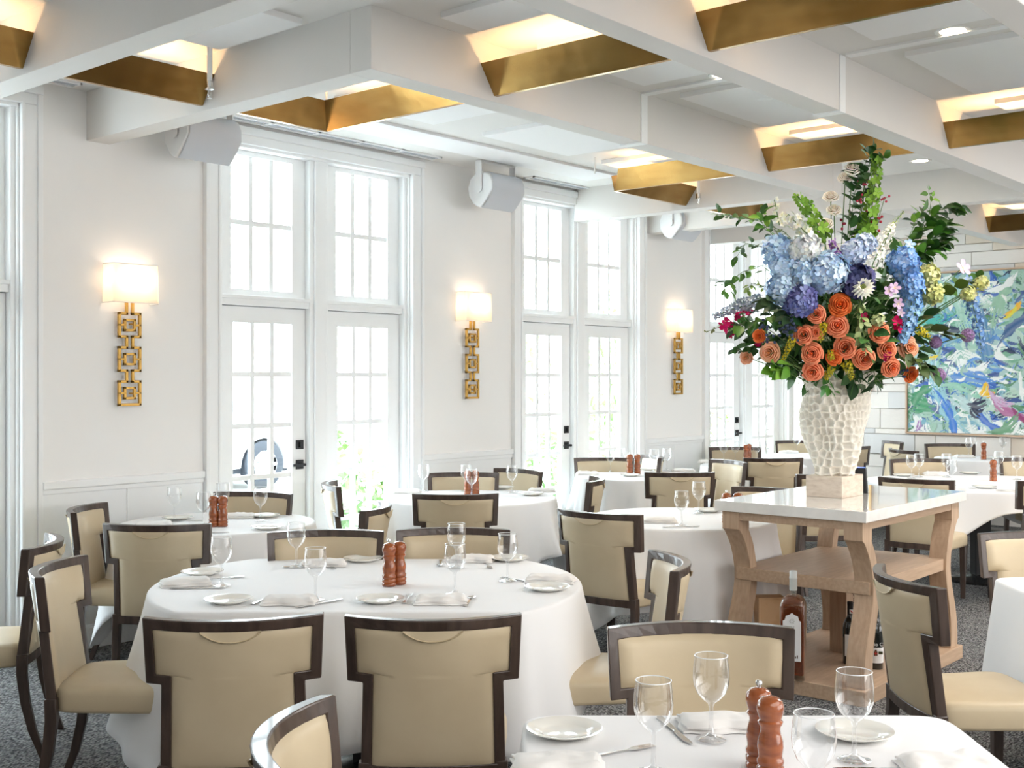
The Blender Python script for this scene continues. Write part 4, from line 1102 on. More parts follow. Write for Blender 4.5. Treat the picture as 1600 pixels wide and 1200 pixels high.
LB = [(.50, .70, .92), (.62, .78, .94), (.40, .60, .88)]; WB = [(.86, .88, .86), (.80, .86, .90)]; PB = [(.14, .17, .45), (.20, .20, .48), (.26, .30, .58)]; DB = [(.05, .06, .16), (.09, .09, .22)]; MBL = [(.13, .33, .72), (.22, .42, .78), (.10, .28, .62)]; YG = [(.62, .64, .28), (.55, .58, .22), (.70, .70, .38)]
for u, v, rx, ry, n, c, l in [(1294, 426, .098, .085, 95, LB, 'largest light blue hydrangea at the middle of the bouquet'), (1215, 391, .068, .065, 60, LB, 'light blue hydrangea at the upper left'), (1224, 420, .060, .055, 48, LB, 'light blue hydrangea below the upper left one'), (1256, 428, .068, .06, 55, LB, 'light blue hydrangea left of the largest one'),
  (1222, 452, .070, .06, 60, LB, 'light blue hydrangea lowest of the left column'), (1258, 392, .080, .065, 60, WB, 'white hydrangea between the blue ones'), (1334, 396, .058, .05, 46, [(.55, .66, .85), (.62, .72, .88)], 'pale blue hydrangea right of the purple stock'), (1352, 383, .05, .045, 36, [(.55, .66, .85), (.62, .72, .88)], 'small pale blue hydrangea high at right of centre'),
  (1251, 470, .074, .07, 75, PB, 'purple blue hydrangea left of the topmost orange rose'), (1339, 440, .078, .065, 60, DB, 'dark navy hydrangea behind the white zinnia'), (1410, 412, .074, .075, 75, MBL, 'vivid blue hydrangea at the upper right'), (1422, 446, .062, .06, 52, MBL, 'vivid blue hydrangea below the upper right one'),
  (1450, 432, .05, .055, 42, YG, 'yellow green hydrangea at right, upper half of the pair'), (1456, 458, .046, .05, 36, YG, 'yellow green hydrangea at right, lower half of the pair'), (1514, 459, .036, .036, 30, YG, 'pale green ball flower before the painting'), (1533, 442, .036, .036, 28, YG, 'yellow green ball flower farthest right, before the painting'), (1372, 500, .030, .026, 12, [(.58, .66, .36)], 'pale green hydrangea florets above the right roses')]:
    bloom('hydrangea', 'hydrangea', l, u, v, hydrangea(rx, ry, n, c, fr=.028 if rx > .04 else .015, eye=(.75, .8, .9) if c in (LB, MBL) else None), d=(.22 if u > 1490 else None))
BL = [(.13, .33, .72), (.25, .48, .82), (.16, .38, .70)]; GB = [(.33, .40, .54), (.42, .48, .60), (.28, .34, .48)]; WH = [(.86, .85, .80), (.80, .80, .72)]
spike('delphinium', 'delphinium', 'vivid blue delphinium hanging down right of the lavender flowers', [(1424, 455), (1424, 490), (1416, 520), (1408, 536)], .060, .02, 80, .020, BL, (.6, .75, .7))
spike('delphinium', 'delphinium', 'blue delphinium hanging down at far right before the painting', [(1516, 452), (1522, 485), (1530, 520), (1534, 552)], .045, .018, 80, .016, [(.12, .25, .52), (.18, .32, .58)], d=.15)
spike('delphinium', 'delphinium', 'grey blue delphinium reaching out at far left', [(1190, 474), (1165, 478), (1140, 484), (1115, 496)], .052, .012, 62, .020, GB, (.8, .82, .86), d=.10)
spike('stock_flower', 'flower', 'purple stock spike above the largest blue hydrangea', [(1310, 412), (1304, 396), (1300, 376)], .032, .015, 34, .016, [(.22, .10, .36), (.32, .16, .46), (.14, .05, .22)])
spike('lilac', 'lilac', 'white lilac spike right of the upper middle', [(1364, 412), (1374, 390), (1388, 364), (1394, 352)], .050, .02, 90, .013, WH)
spike('orchid', 'flower', 'white orchid spray at the upper left', [(1270, 375), (1248, 352), (1232, 335), (1218, 352), (1210, 312)], .045, .015, 34, .024, [(.90, .90, .85)], (.8, .75, .3), d=.05)
spike('lilac', 'lilac', 'pale green bud spike pointing up at right of centre', [(1388, 366), (1398, 348), (1412, 330)], .022, .006, 40, .008, [(.42, .50, .18)])
def bells(label, pts, n):
    return spike('bells_of_ireland', 'greenery', label, pts, .044, .016, int(n*.85), .038, [(.18, .36, .04), (.26, .46, .06), (.20, .40, .05)], d=.06)
bells('lime green bell stalk leaning left at the upper left', [(1288, 372), (1276, 348), (1262, 326), (1246, 306)], 26)
bells('tall lime green bell stalk rising at the top', [(1350, 390), (1358, 350), (1366, 300), (1370, 250)], 46)
bells('lime green bell stalk in the upper middle', [(1338, 392), (1346, 368), (1352, 338)], 26)
spike('goldenrod', 'flower', 'goldenrod sprig at lower left above the large peach rose', [(1240, 528), (1231, 546), (1222, 566)], .022, .008, 60, .008, [(.62, .48, .02), (.50, .42, .03)])
spike('goldenrod', 'flower', 'goldenrod sprig between the left and central roses', [(1287, 505), (1285, 520), (1280, 534)], .024, .012, 50, .008, [(.62, .48, .02), (.50, .42, .03)])
spike('goldenrod', 'flower', 'goldenrod sprig beside the small tucked orange rose', [(1300, 560), (1297, 548)], .020, .012, 30, .008, [(.62, .48, .02), (.50, .42, .03)])
spike('goldenrod', 'flower', 'goldenrod sprig below the central rose over the vase rim', [(1322, 566), (1327, 580), (1331, 592)], .026, .012, 60, .008, [(.55, .44, .02), (.45, .40, .03)])
spike('goldenrod', 'flower', 'goldenrod sprig right of the lowest rose over the vase rim', [(1300, 574), (1295, 584), (1290, 592)], .022, .010, 44, .008, [(.55, .44, .02), (.45, .40, .03)])
spike('goldenrod', 'flower', 'yellow goldenrod tip right of the hanging blue delphinium', [(1432, 514), (1444, 520), (1454, 527)], .026, .010, 54, .009, [(.66, .54, .02), (.56, .46, .03)])
spike('bougainvillea', 'flower', 'bright fuchsia flowers at the left edge of the bouquet', [(1132, 504), (1138, 512), (1145, 524)], .026, .014, 10, .026, [(.82, .01, .16)], d=.12, petals=3)
spike('bougainvillea', 'flower', 'fuchsia sprig right of the left edge cluster', [(1150, 494), (1160, 490), (1176, 488)], .012, .008, 8, .018, [(.75, .02, .16)], d=.15, petals=3)
spike('bougainvillea', 'flower', 'fuchsia bloom under the blueberries at left', [(1184, 534), (1191, 536)], .014, .01, 5, .020, [(.70, .01, .16)], d=.25, petals=3)
spike('bougainvillea', 'flower', 'crimson blooms beside the blue delphinium at right', [(1400, 500), (1403, 516)], .012, .01, 6, .024, [(.55, .0, .09)], petals=3)
spike('bougainvillea', 'flower', 'crimson bloom between the right hand roses', [(1386, 553), (1384, 562)], .01, .01, 5, .022, [(.45, .0, .09)], petals=3)
spike('bougainvillea', 'flower', 'dark crimson bloom in the shade right of centre', [(1348, 494), (1354, 500)], .012, .01, 5, .022, [(.25, .0, .04)], petals=3)
LV = [(.50, .35, .62), (.60, .45, .70)]
for u, v, r, n, l in [(1389, 455, .030, 5, 'lavender flower pair right of the white zinnia'), (1403, 475, .030, 5, 'open lavender flower below the pair at right'), (1407, 489, .022, 5, 'small lavender flower beside the crimson blooms'), (1504, 419, .045, 5, 'mauve star shaped flower at upper right before the stone wall')]:
    def b(k, F, r=r, n=n):
        for dx in ((0, 0), (r*1.0, r*.6)) if r == .030 and u == 1389 else ((0, 0),): floret(k, F @ Matrix.Translation((dx[0], dx[1], 0)), r, rnd.choice(LV), n=n, eye=(.7, .6, .3), cup=.3)
    bloom('lavender_flower', 'flower', l, u, v, b, d=(.2 if u > 1490 else None), r=.002)
for u, v, r, l in [(1421, 382, .03, 'small blue five petal flower at upper right'), (1412, 392, .022, 'smaller blue flower below the upper right one'), (1513, 438, .03, 'pale blue flower at right before the painting')]:
    bloom('forget_me_not', 'flower', l, u, v, (lambda r: (lambda k, F: floret(k, F, r, (.25, .42, .80), n=5, eye=(.8, .75, .4))))(r), d=(.2 if u > 1490 else .25), r=.002)
def zinnia(k, F):
    for lay in range(5):
        n = 18-2*lay; R = .052-.008*lay
        for i in range(n):
            a = 2*pi*(i+lay*.5)/n; m = F @ Matrix.Rotation(a, 4, 'Z') @ Matrix.Translation((0, .010, .004*lay)) @ Matrix.Rotation(.12+.16*lay, 4, 'X')
            leaf(k, m, R, .017, jit((.86, .86, .78), .05), fold=.2, bend=.1)
    for i in range(30):
        a = i*2.4; r = .014*sqrt(i/30); k.lathe([(.002, 0), (.003, .004), (.001, .007)], 5, col=(.28, .34, .10), M=F @ Matrix.Translation((r*cos(a), r*sin(a), .018)))
bloom('zinnia', 'flower', 'white zinnia with a green centre above the right roses', 1348, 449, zinnia, d=.50)
def allium(r):
    def b(k, F):
        for i in range(70):
            z = 1-2*(i+.5)/70; a = i*2.4; s = sqrt(1-z*z); d = Vector((s*cos(a), s*sin(a), z))
            floret(k, F @ Matrix.Translation(d*r) @ frame(d, a), .009, (.30, .18, .36), n=5)
            k.tube([(0, 0, 0), d*r], .0007, 3, col=(.2, .15, .2), M=F)
    return b
bloom('allium', 'flower', 'purple globe flower at far right before the painting', 1512, 524, allium(.034), d=.15); bloom('allium', 'flower', 'purple globe flower at the lower right tip', 1467, 586, allium(.034), d=.2); bloom('allium', 'flower', 'purple globe flower right of the pale peach rose', 1462, 535, allium(.03), d=.2)
def berries(label, spots, col, r, name='berry_sprig'):
    k = MB(); off = P3(*spots[0][:2], DV-dd(*spots[0][:2]) if spots[0][1] > 400 else DV-.05)
    for u, v, n in spots:
        p = P3(u, v, DV-(dd(u, v)+.01 if v > 400 else .05))
        for i in range(n):
            q = p+Vector((rnd.gauss(0, 1), rnd.gauss(0, 1), rnd.gauss(0, 1)))*r*2.1
            mb = MB(); mb.rows([[(r*sin(pi*j/5)*cos(2*pi*i_/8), r*sin(pi*j/5)*sin(2*pi*i_/8), r*cos(pi*j/5)) for i_ in range(8)] for j in range(6)], closed=True)
            k.add(mb.v, mb.f, col=jit(col, .15), M=Matrix.Translation(q-off)); k.tube([p-off, q-off], .001, 3, col=(.12, .16, .06))
    o = obj(name, k, M['attr'], smooth=60, loc=off, fix=False); tag(o, label, 'berries', FG); stem_of(o, off, .002)
berries('dark blueberries at left between rose and leaves', [(1224, 514, 14), (1234, 508, 14), (1240, 520, 10)], (.05, .07, .13), .0085)
berries('small blueberry cluster beside the left orange rose', [(1197, 512, 8), (1203, 530, 8)], (.07, .09, .17), .008)
berries('blueberries at the lower right below the roses', [(1408, 584, 10)], (.05, .07, .13), .008)
berries('pink berries among the leaves at the top', [(1351, 285, 8), (1343, 312, 6)], (.60, .06, .12), .007)
berries('pink berry sprig pointing right near the top', [(1382, 310, 6), (1357, 334, 4)], (.60, .08, .14), .007)
berries('red berries in the upper right of the middle', [(1372, 348, 9), (1362, 354, 6)], (.45, .03, .06), .008)
berries('red berries above the white hydrangea', [(1280, 368, 7), (1316, 350, 4)], (.40, .03, .07), .008)
def spray(label, pts, n, L, W, cols, d=None, dd_off=0, name='leafy_branch', rad=.0025, wide=1.0):
    SC = 1.38 if L > .045 else 1.2
    n = int(n*1.15)
    P = [P3(u, v, DV-((dd(u, v)+dd_off) if d is None else d)) for u, v in pts]
    off = P[0]; k = MB(); k2 = MB(); k2.tube([p-off for p in P], [rad*(1-.6*i/(len(P)-1)) for i in range(len(P))], 5)
    for i in range(n):
        t = (i+.6)/n*(len(P)-1); j = min(int(t), len(P)-2); p = P[j].lerp(P[j+1], t-j); ax = (P[j+1]-P[j]).normalized()
        up = Vector((rnd.uniform(-.5, .5), rnd.uniform(-.5, .5), 1)); side = ax.cross(up).normalized()*(1 if i % 2 else -1)
        dr = (ax*.55+side*.9*wide+Vector((rnd.uniform(-.4, .4), rnd.uniform(-.4, .4), rnd.uniform(-.45, .35)))).normalized()
        nrm = Vector((rnd.uniform(-.5, .5), -.5+rnd.uniform(-.5, .5), .8)); s = rnd.uniform(.75, 1.15)*SC
        q = p+dr*.012*wide
        leaf(k, leafdir(q-off, dr, nrm, rnd.uniform(-.5, .5)), L*s, W*s, jit(rnd.choice(cols), .2), bend=rnd.uniform(.0, .35))
        if wide > 1: k2.tube([p-off, q-off], .001, 3)
    if i >= 0: leaf(k, leafdir(P[-1]-off, (P[-1]-P[-2]), (0, -.5, 1)), L*.8, W*.8, jit(cols[-1]), bend=.1)
    o = obj(name, k, M['leaf'], smooth=60, loc=off, fix=False); tag(o, label, 'greenery', FG); obj('stem', k2, M['stem'], o, smooth=60)
    if (P[0]-MOUTH).length > .2: stem_of(o, P[0], rad)
G2 = GREENS; DK = [(.02, .07, .02), (.03, .10, .02), (.045, .13, .03)]
spray('tall dark leafy branch rising highest at the top', [(1340, 395), (1348, 340), (1350, 290), (1352, 255), (1362, 236)], 40, .062, .040, DK, d=.03)
spray('second dark leafy branch beside the cream roses', [(1325, 390), (1330, 340), (1336, 300), (1345, 270)], 24, .058, .038, DK, d=.06)
spray('bright leafy tip curving at the very top', [(1352, 280), (1372, 255), (1380, 246), (1356, 238)], 12, .050, .03, [(.06, .18, .02), (.1, .24, .03)], d=.02)
spray('thin leafy branch reaching to the far upper left', [(1260, 395), (1225, 362), (1185, 345), (1150, 338), (1122, 335)], 26, .058, .026, G2, d=-.02)
spray('leafy branch at upper left under the highest one', [(1250, 400), (1210, 370), (1190, 348), (1190, 332)], 16, .06, .034, G2+LIGHTG, d=.04)
spray('airy drooping twig with oval leaves at left', [(1225, 415), (1190, 385), (1165, 380), (1152, 400)], 14, .050, .026, G2, d=.02, wide=1.5)
spray('long airy twig with separate oval leaves at far left', [(1225, 440), (1190, 415), (1160, 425), (1140, 440), (1133, 452)], 18, .052, .028, [(.05, .17, .03), (.12, .30, .05)], d=.04, wide=1.8)
spray('light green small leaved twig at left above the grey delphinium', [(1225, 462), (1200, 450), (1175, 442), (1168, 452)], 20, .034, .018, [(.28, .42, .10), (.35, .45, .15)], d=.08, wide=1.3)
spray('dense leafy branch rising at the upper right', [(1400, 410), (1430, 372), (1452, 345), (1470, 325), (1500, 322)], 46, .062, .036, G2, d=.0)
spray('second dense branch at upper right, lower one', [(1410, 420), (1440, 392), (1460, 370), (1480, 350)], 40, .060, .036, G2, d=.04)
spray('third branch at upper right behind the other two', [(1415, 425), (1440, 405), (1462, 385), (1478, 368)], 40, .06, .036, G2, d=-.03)
spray('short branch of hanging leaves at right above the yellow green hydrangea', [(1420, 410), (1450, 392), (1468, 392), (1474, 385)], 26, .056, .034, G2, d=.06)
spray('slender twig pointing up at upper right', [(1440, 370), (1452, 335), (1455, 312), (1451, 298)], 12, .045, .022, LIGHTG, d=0)
spray('bright upright leaves left of the right branches', [(1405, 400), (1420, 370), (1432, 345), (1442, 330)], 18, .055, .030, LIGHTG+G2, d=.02)
spray('leafy branch reaching right before the painting', [(1430, 470), (1470, 456), (1500, 444), (1528, 438)], 16, .066, .042, [(.06, .15, .03), (.10, .18, .03)], d=.18)
spray('pair of large leaves at right below the globe flower', [(1440, 515), (1470, 522), (1490, 524)], 9, .075, .045, [(.07, .12, .03), (.09, .14, .05)], d=.2)
spray('leafy twig at the lower right with the purple globe', [(1420, 555), (1440, 566), (1450, 572), (1462, 584)], 9, .06, .04, DK, d=.22)
spray('olive leaves at the right behind the pale rose', [(1405, 540), (1420, 552), (1432, 566), (1440, 574)], 16, .06, .038, [(.06, .10, .03), (.08, .13, .03)], d=.3)
spray('bright green leaves at lower left over the door', [(1240, 570), (1222, 574), (1206, 578)], 10, .075, .042, LIGHTG+[(.1, .26, .03)], d=.36)
spray('small trailing leaves over the vase front', [(1300, 580), (1292, 596), (1294, 606), (1300, 614)], 9, .045, .036, [(.05, .18, .03), (.08, .25, .04)], d=.28)
spray('dark leaf cluster over the vase rim at centre right', [(1330, 575), (1334, 590), (1338, 600)], 8, .06, .04, DK, d=.25)
spray('narrow pointed leaves hanging at the lower right of the rim', [(1365, 578), (1368, 592), (1370, 604)], 7, .055, .018, [(.03, .07, .03)], d=.25)
spray('pale green eucalyptus trailing between the roses', [(1345, 470), (1344, 495), (1348, 518), (1352, 548)], 34, .036, .024, [(.26, .34, .13), (.32, .40, .18)], d=.5)
spray('leafy sprig at left beside the fuchsia flowers', [(1215, 490), (1190, 500), (1165, 505), (1150, 512)], 18, .062, .034, G2, d=.2)
spray('drooping leafy sprig at lower left by the small peach rose', [(1205, 535), (1180, 540), (1160, 548), (1150, 545)], 14, .05, .024, [(.07, .14, .03)]+DK, d=.2)
spray('grey green broad leaves left of the purple hydrangea', [(1240, 500), (1225, 482), (1212, 470), (1200, 468)], 16, .075, .042, [(.05, .11, .045), (.07, .13, .06)], d=.38)
spray('dark broad leaves below the purple hydrangea', [(1270, 530), (1258, 505), (1248, 495)], 12, .08, .055, DK, d=.36)
spray('dark fern sprig right of the purple hydrangea', [(1300, 480), (1290, 460), (1280, 445)], 30, .03, .012, DK, d=.40)
spray('broad bright leaf tuft at upper right of the zinnia', [(1370, 450), (1390, 420), (1400, 395)], 14, .085, .055, [(.06, .17, .03), (.12, .24, .06)], d=.25)
spray('leaves around the white zinnia', [(1345, 490), (1350, 470), (1365, 462)], 16, .05, .022, [(.05, .13, .03)], d=.44)
spray('bud twig at the far left tip', [(1140, 500), (1122, 512), (1104, 518)], 14, .016, .013, [(.30, .32, .14), (.20, .24, .08)], d=.1)
for i, (a, e) in enumerate([(0, .3), (.8, .25), (1.6, .35), (2.4, .2), (3.2, .3), (4.0, .25), (4.8, .35), (5.6, .2), (.4, .9), (1.7, .9), (3.0, .9), (4.3, .95), (5.4, .85), (2.2, 1.4)]):
    dv = Vector((cos(a)*cos(e), sin(a)*cos(e), sin(e))); k = MB(); k2 = MB()
    P = [MOUTH+dv*(.46*t)+Vector((0, 0, .05+.10*t)) for t in (0, .25, .5, .75, 1)]
    k2.tube([p-MOUTH for p in P], .003, 5)
    for q in range(70):
        t = .05+.95*q/70; j = min(int(t*4), 3); p = P[j].lerp(P[j+1], t*4-j) - MOUTH
        dr = Vector((rnd.gauss(0, 1), rnd.gauss(0, 1), rnd.gauss(0, .8))).normalized()
        p = p+dr*rnd.uniform(0, .11); leaf(k, leafdir(p, (dr+dv*.5), Vector((rnd.uniform(-1, 1), rnd.uniform(-1, 1), 1)), 0), .10, .06, jit(rnd.choice(DK), .25), bend=.25)
    o = obj('leafy_branch', k, M['leaf'], smooth=60, loc=MOUTH, fix=False); tag(o, 'dark leafy filler branch deep inside the bouquet behind the blooms', 'greenery', 'dark filler branches inside the bouquet'); obj('stem', k2, M['stem'], o, smooth=60)

# ------------------------------------------------------------------ painting on the stone wall
def painting():
    y1, y0, z0, z1 = 5.165, 2.55, .985, 2.74
    t = thing('abstract_painting', 'large abstract painting in blue, green, white and yellow on the stone wall', 'painting', (XW-.03, (y0+y1)/2, (z0+z1)/2))
    NX, NZ_ = 330, 230; W, H = y1-y0, z1-z0; r = random.Random(9)
    import numpy as np
    img = np.zeros((NZ_, NX, 3)); hgt = np.zeros((NZ_, NX)); img[:] = (.42, .58, .55)
    gx, gz = np.meshgrid(np.arange(NX)/NX, np.arange(NZ_)/NZ_)     # gx: left to right as seen, gz: bottom to top
    def stroke(cx, cz, ang, L, w, col, bendy=.3, alpha=1.0):
        ca, sa = cos(ang), sin(ang); X = (gx-cx)*W/H; Z = gz-cz
        u_ = X*ca+Z*sa; v_ = -X*sa+Z*ca; v_ = v_-bendy*u_*u_/max(L, .05)
        ph = r.uniform(0, 50); fr = r.uniform(120, 260)
        ragged = w*(1+.25*np.sin(u_*40+ph)+.15*np.sin(u_*93+ph*2))
        m = (np.abs(u_) < L*(1+.30*np.sin(v_*260+ph)*np.sin(v_*90+ph*3))) & (np.abs(v_) < ragged*(1-.55*(u_/L)**2))
        m &= ~((np.sin(v_*fr*1.7+ph)+np.sin(u_*23+ph)*.6) > 1.25)
        br = .5+.5*np.sin(v_*fr+3*np.sin(u_*7+ph)+ph); c2 = np.array(mixc(col, (.85, .87, .85), r.uniform(.05, .35)))
        c = np.array(col)[None, None]*(1-.45*br[..., None])+c2[None, None]*(.45*br[..., None])
        img[m] = img[m]*(1-alpha)+c[m]*alpha
        hgt[m] = hgt[m]*.5+(.003+.004*br[m])*r.uniform(.5, 1.1)
    pal = [(.16, .38, .25), (.07, .24, .11), (.03, .12, .45), (.10, .28, .62), (.30, .52, .45), (.02, .04, .10), (.80, .83, .80), (.46, .62, .52), (.20, .42, .52), (.36, .55, .45), (.05, .10, .28)]
    for i in range(900):
        stroke(r.random(), r.random(), r.uniform(-1.5, .3)+(1.2 if r.random() < .3 else 0), r.uniform(.02, .10), r.uniform(.004, .022), r.choice(pal), r.uniform(-.6, .6))
    big = [(.14, .22, -1.15, .26, .045, (.30, .55, .62)), (.18, .12, -1.2, .16, .025, (.05, .20, .62)), (.27, .34, -.12, .12, .05, (.08, .25, .62)), (.24, .28, -.35, .13, .03, (.28, .55, .42)), (.04, .18, -.5, .10, .06, (.06, .30, .14)), (.05, .24, .8, .09, .03, (.05, .26, .12)),
      (.30, .12, -.75, .20, .045, (.50, .66, .66)), (.33, .07, -.7, .10, .022, (.05, .16, .55)), (.62, .30, -1.25, .22, .07, (.36, .60, .46)), (.70, .32, -1.2, .20, .03, (.20, .45, .32)), (.50, .62, -.9, .18, .05, (.28, .50, .38)), (.25, .70, -1.3, .20, .06, (.34, .56, .46)), (.38, .80, 1.2, .14, .04, (.30, .50, .36)),
      (.48, .70, .5, .20, .03, (.04, .11, .26)), (.58, .72, .3, .15, .035, (.10, .22, .40)), (.20, .86, -1, .10, .05, (.36, .58, .50)), (.12, .70, .2, .10, .03, (.06, .42, .36)), (.32, .60, -1.4, .16, .05, (.10, .25, .45)), (.80, .60, -1.0, .25, .06, (.10, .30, .55)), (.88, .30, .7, .2, .05, (.28, .50, .35)), (.75, .85, -.4, .2, .05, (.06, .18, .45)), (.92, .75, 1.1, .16, .05, (.5, .62, .45))]
    for i in range(60): stroke(r.random()*.9, r.random()**1.8*.5, r.uniform(-1.5, 1.0), r.uniform(.02, .07), r.uniform(.008, .03), (.82, .84, .82), r.uniform(-.8, .8))
    for s_ in big: stroke(*s_, bendy=r.uniform(-.3, .3))
    for i in range(150):
        stroke(r.random(), r.random()*.9, r.uniform(-1.6, 1.6), r.uniform(.012, .05), r.uniform(.002, .009), r.choice([(.84, .84, .80), (.30, .52, .42), (.12, .36, .24), (.84, .84, .80), (.02, .05, .22), (.04, .2, .5)]), r.uniform(-1.5, 1.5))
    for s_ in [(.295, .17, .2, .055, .035, (.015, .022, .06)), (.28, .12, -.8, .04, .02, (.015, .022, .06)), (.325, .27, 1.2, .045, .022, (.86, .52, .01)), (.345, .24, .4, .03, .016, (.80, .48, .02)), (.40, .15, -.65, .13, .03, (.42, .14, .30)), (.47, .10, -.55, .08, .018, (.30, .05, .16)), (.38, .20, -.5, .08, .022, (.60, .42, .60)), (.44, .75, .7, .06, .018, (.80, .42, .02)), (.43, .73, .8, .05, .012, (.72, .62, .05)), (.05, .04, 1.3, .04, .012, (.36, .16, .42)), (.41, .04, .6, .10, .03, (.16, .34, .20)), (.11, .47, .3, .03, .012, (.78, .55, .03)), (.40, .90, .5, .1, .02, (.84, .86, .84)), (.30, .40, .3, .06, .02, (.84, .84, .82))]: stroke(*s_)
    k = MB(); vs = []; cs = []
    for j in range(NZ_):
        for i in range(NX):
            vs.append((-.012-float(hgt[j, i]), W/2-W*i/(NX-1), -H/2+H*j/(NZ_-1))); cs.append(tuple(float(q) for q in img[j, i]))
    fs = [(j*NX+i, j*NX+i+1, (j+1)*NX+i+1, (j+1)*NX+i) for j in range(NZ_-1) for i in range(NX-1)]
    k.add(vs, fs, col=cs); obj('canvas', k, M['paint'], t, smooth=180, fix=False)
    k = MB(); f = .022
    for a in ((-W/2-f, -W/2-.004, -H/2-f, H/2+f), (W/2+.004, W/2+f, -H/2-f, H/2+f), (-W/2-f, W/2+f, -H/2-f, -H/2-.004), (-W/2-f, W/2+f, H/2+.004, H/2+f)): k.box(-.035, .03, *a)
    obj('frame', k, M['canvas_frame'], t, bevel=.002)
painting()
t = thing('small_picture', 'small gold framed picture on the stone wall, mostly hidden behind the vase', 'picture', (XW-.03, 5.86, 1.69))
k = MB()
for a in ((-.26, -.235, -.255, .255), (.235, .26, -.255, .255), (-.26, .26, -.255, -.23), (-.26, .26, .23, .255)): k.box(-.02, .03, *a)
obj('frame', k, M['gold'], t, bevel=.002); k = MB(); k.box(0, .02, -.24, .24, -.235, .235); obj('sheet', k, M['label_paper'], t)

# ------------------------------------------------------------------ outside
k = MB(); k.box(-12, 40, 7.0, 60, -.10, -.06); k.box(-12, 40, 11.6, 60, -.06, .05); struct(obj('ground_outside', k, M['ground']))
def car():
    t = thing('parked_car', 'white parked car seen through the left door, one alloy wheel showing', 'car', (8.65, 14.0, .05))
    prof = [(-2.15, .35), (-2.2, .62), (-2.1, .80), (-1.3, .95), (-.6, 1.40), (.7, 1.46), (1.55, 1.12), (2.1, 1.0), (2.2, .7), (2.15, .32)]
    def arch(cx): return [(cx+.40*cos(a), .33+.40*sin(a)) for a in [q*pi/12 for q in range(0, 13)]]
    poly = prof+[(1.78, .25)]+[(1.38+.39*cos(q*pi/12), .30+.40*sin(q*pi/12)) for q in range(0, 13)]+[(-.92, .22)]+[(-1.32+.39*cos(q*pi/12), .30+.40*sin(q*pi/12)) for q in range(0, 13)]+[(-1.74, .28)]
    k = MB(); k.prism(poly, -.86, .86, 'y'); obj('body', k, M['car'], t, bevel=.05, seg=3, smooth=40)
    k = MB(); k.prism([(-.55, 1.0), (-.35, 1.34), (.6, 1.38), (1.2, 1.05)], -.87, -.862, 'y'); obj('side_window', k, M['carglass'], t)
    k = MB(); k.box(-1.85, 1.85, -.76, .76, .22, .74); obj('underbody', k, M['tyre'], t)
    for x in (-1.32, 1.38):
        for y in (-.78, .78):
            s = -1 if y < 0 else 1
            k = MB(); k.lathe([(.20, -.10), (.29, -.10), (.33, -.07), (.335, 0), (.33, .07), (.29, .10), (.20, .10)], 36, cap0=False, cap1=False, M=Matrix.Translation((x, y, .335)) @ Matrix.Rotation(pi/2, 4, 'X'))
            w = obj('wheel', k, M['tyre'], t, smooth=40)
            k = MB(); k.lathe([(.235, -.02), (.235, .02)], 36, cap0=False, cap1=False, M=Matrix.Translation((x, y+s*.06, .335)) @ Matrix.Rotation(pi/2, 4, 'X'))
            for i in range(10):
                a = i*pi/5; k.tube([(x+.05*cos(a), y+s*.085, .335+.05*sin(a)), (x+.225*cos(a), y+s*.07, .335+.225*sin(a))], [.022, .026], 6)
            k.lathe([(.055, -.01), (.06, .012)], 16, M=Matrix.Translation((x, y+s*.085, .335)) @ Matrix.Rotation(pi/2, 4, 'X')); obj('alloy_rim', k, M['spk'], w, smooth=40)
            k = MB(); k.lathe([(.20, -.02), (.001, -.02)], 24, cap0=False, cap1=False, M=Matrix.Translation((x, y+s*.03, .335)) @ Matrix.Rotation(pi/2, 4, 'X')); obj('hub_shadow', k, M['grille'], w)
car()
def bush(cx, cy, rx, ry, h, n, L, label, cols, z0=-.06, name='shrub', flowers=0, cat='shrub', leafrnd=1.0):
    k = MB(); r = random.Random(int(cx*100+cy*10))
    for i in range(n):
        u_ = r.random()*2*pi; v_ = r.random()**.6; zz = r.random()
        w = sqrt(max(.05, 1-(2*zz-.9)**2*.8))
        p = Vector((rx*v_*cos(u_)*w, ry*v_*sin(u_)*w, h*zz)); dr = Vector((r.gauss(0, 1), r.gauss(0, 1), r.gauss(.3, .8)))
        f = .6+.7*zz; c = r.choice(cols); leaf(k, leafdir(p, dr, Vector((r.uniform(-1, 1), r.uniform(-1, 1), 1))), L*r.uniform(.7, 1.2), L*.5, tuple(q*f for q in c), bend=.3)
    for i in range(flowers):
        u_ = r.random()*2*pi; zz = r.uniform(.4, 1); p = Vector((rx*.95*cos(u_), ry*.95*sin(u_), h*zz))
        for q in range(14): floret(k, Matrix.Translation(p+Vector((r.gauss(0, .05), r.gauss(0, .05), r.gauss(0, .05)))) @ frame((r.gauss(0, 1), -1, r.gauss(0, 1))), .04, (.85, .86, .80))
    k2 = MB()
    for i in range(5): k2.tube([(0, 0, 0), (rx*.5*cos(i*1.3), ry*.5*sin(i*1.3), h*.7)], .02, 5)
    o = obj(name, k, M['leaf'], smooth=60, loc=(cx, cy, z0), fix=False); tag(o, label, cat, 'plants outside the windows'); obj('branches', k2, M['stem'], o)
BG = [(.20, .34, .12), (.30, .44, .18), (.14, .26, .10), (.42, .52, .28)]
BT = [(.20, .38, .10), (.30, .48, .18), (.15, .30, .08), (.46, .58, .32)]
bush(7.15, 8.3, .45, .4, 1.15, 420, .13, 'white flowered hydrangea bush outside the right leaf of the nearest doors', BG, flowers=9)
bush(7.75, 8.1, .32, .3, .95, 260, .12, 'leafy bush beside the hydrangea outside the nearest doors', BG)
bush(11.2, 8.9, .85, .4, .95, 420, .13, 'low hedge outside the left leaf of the middle doors', BG)
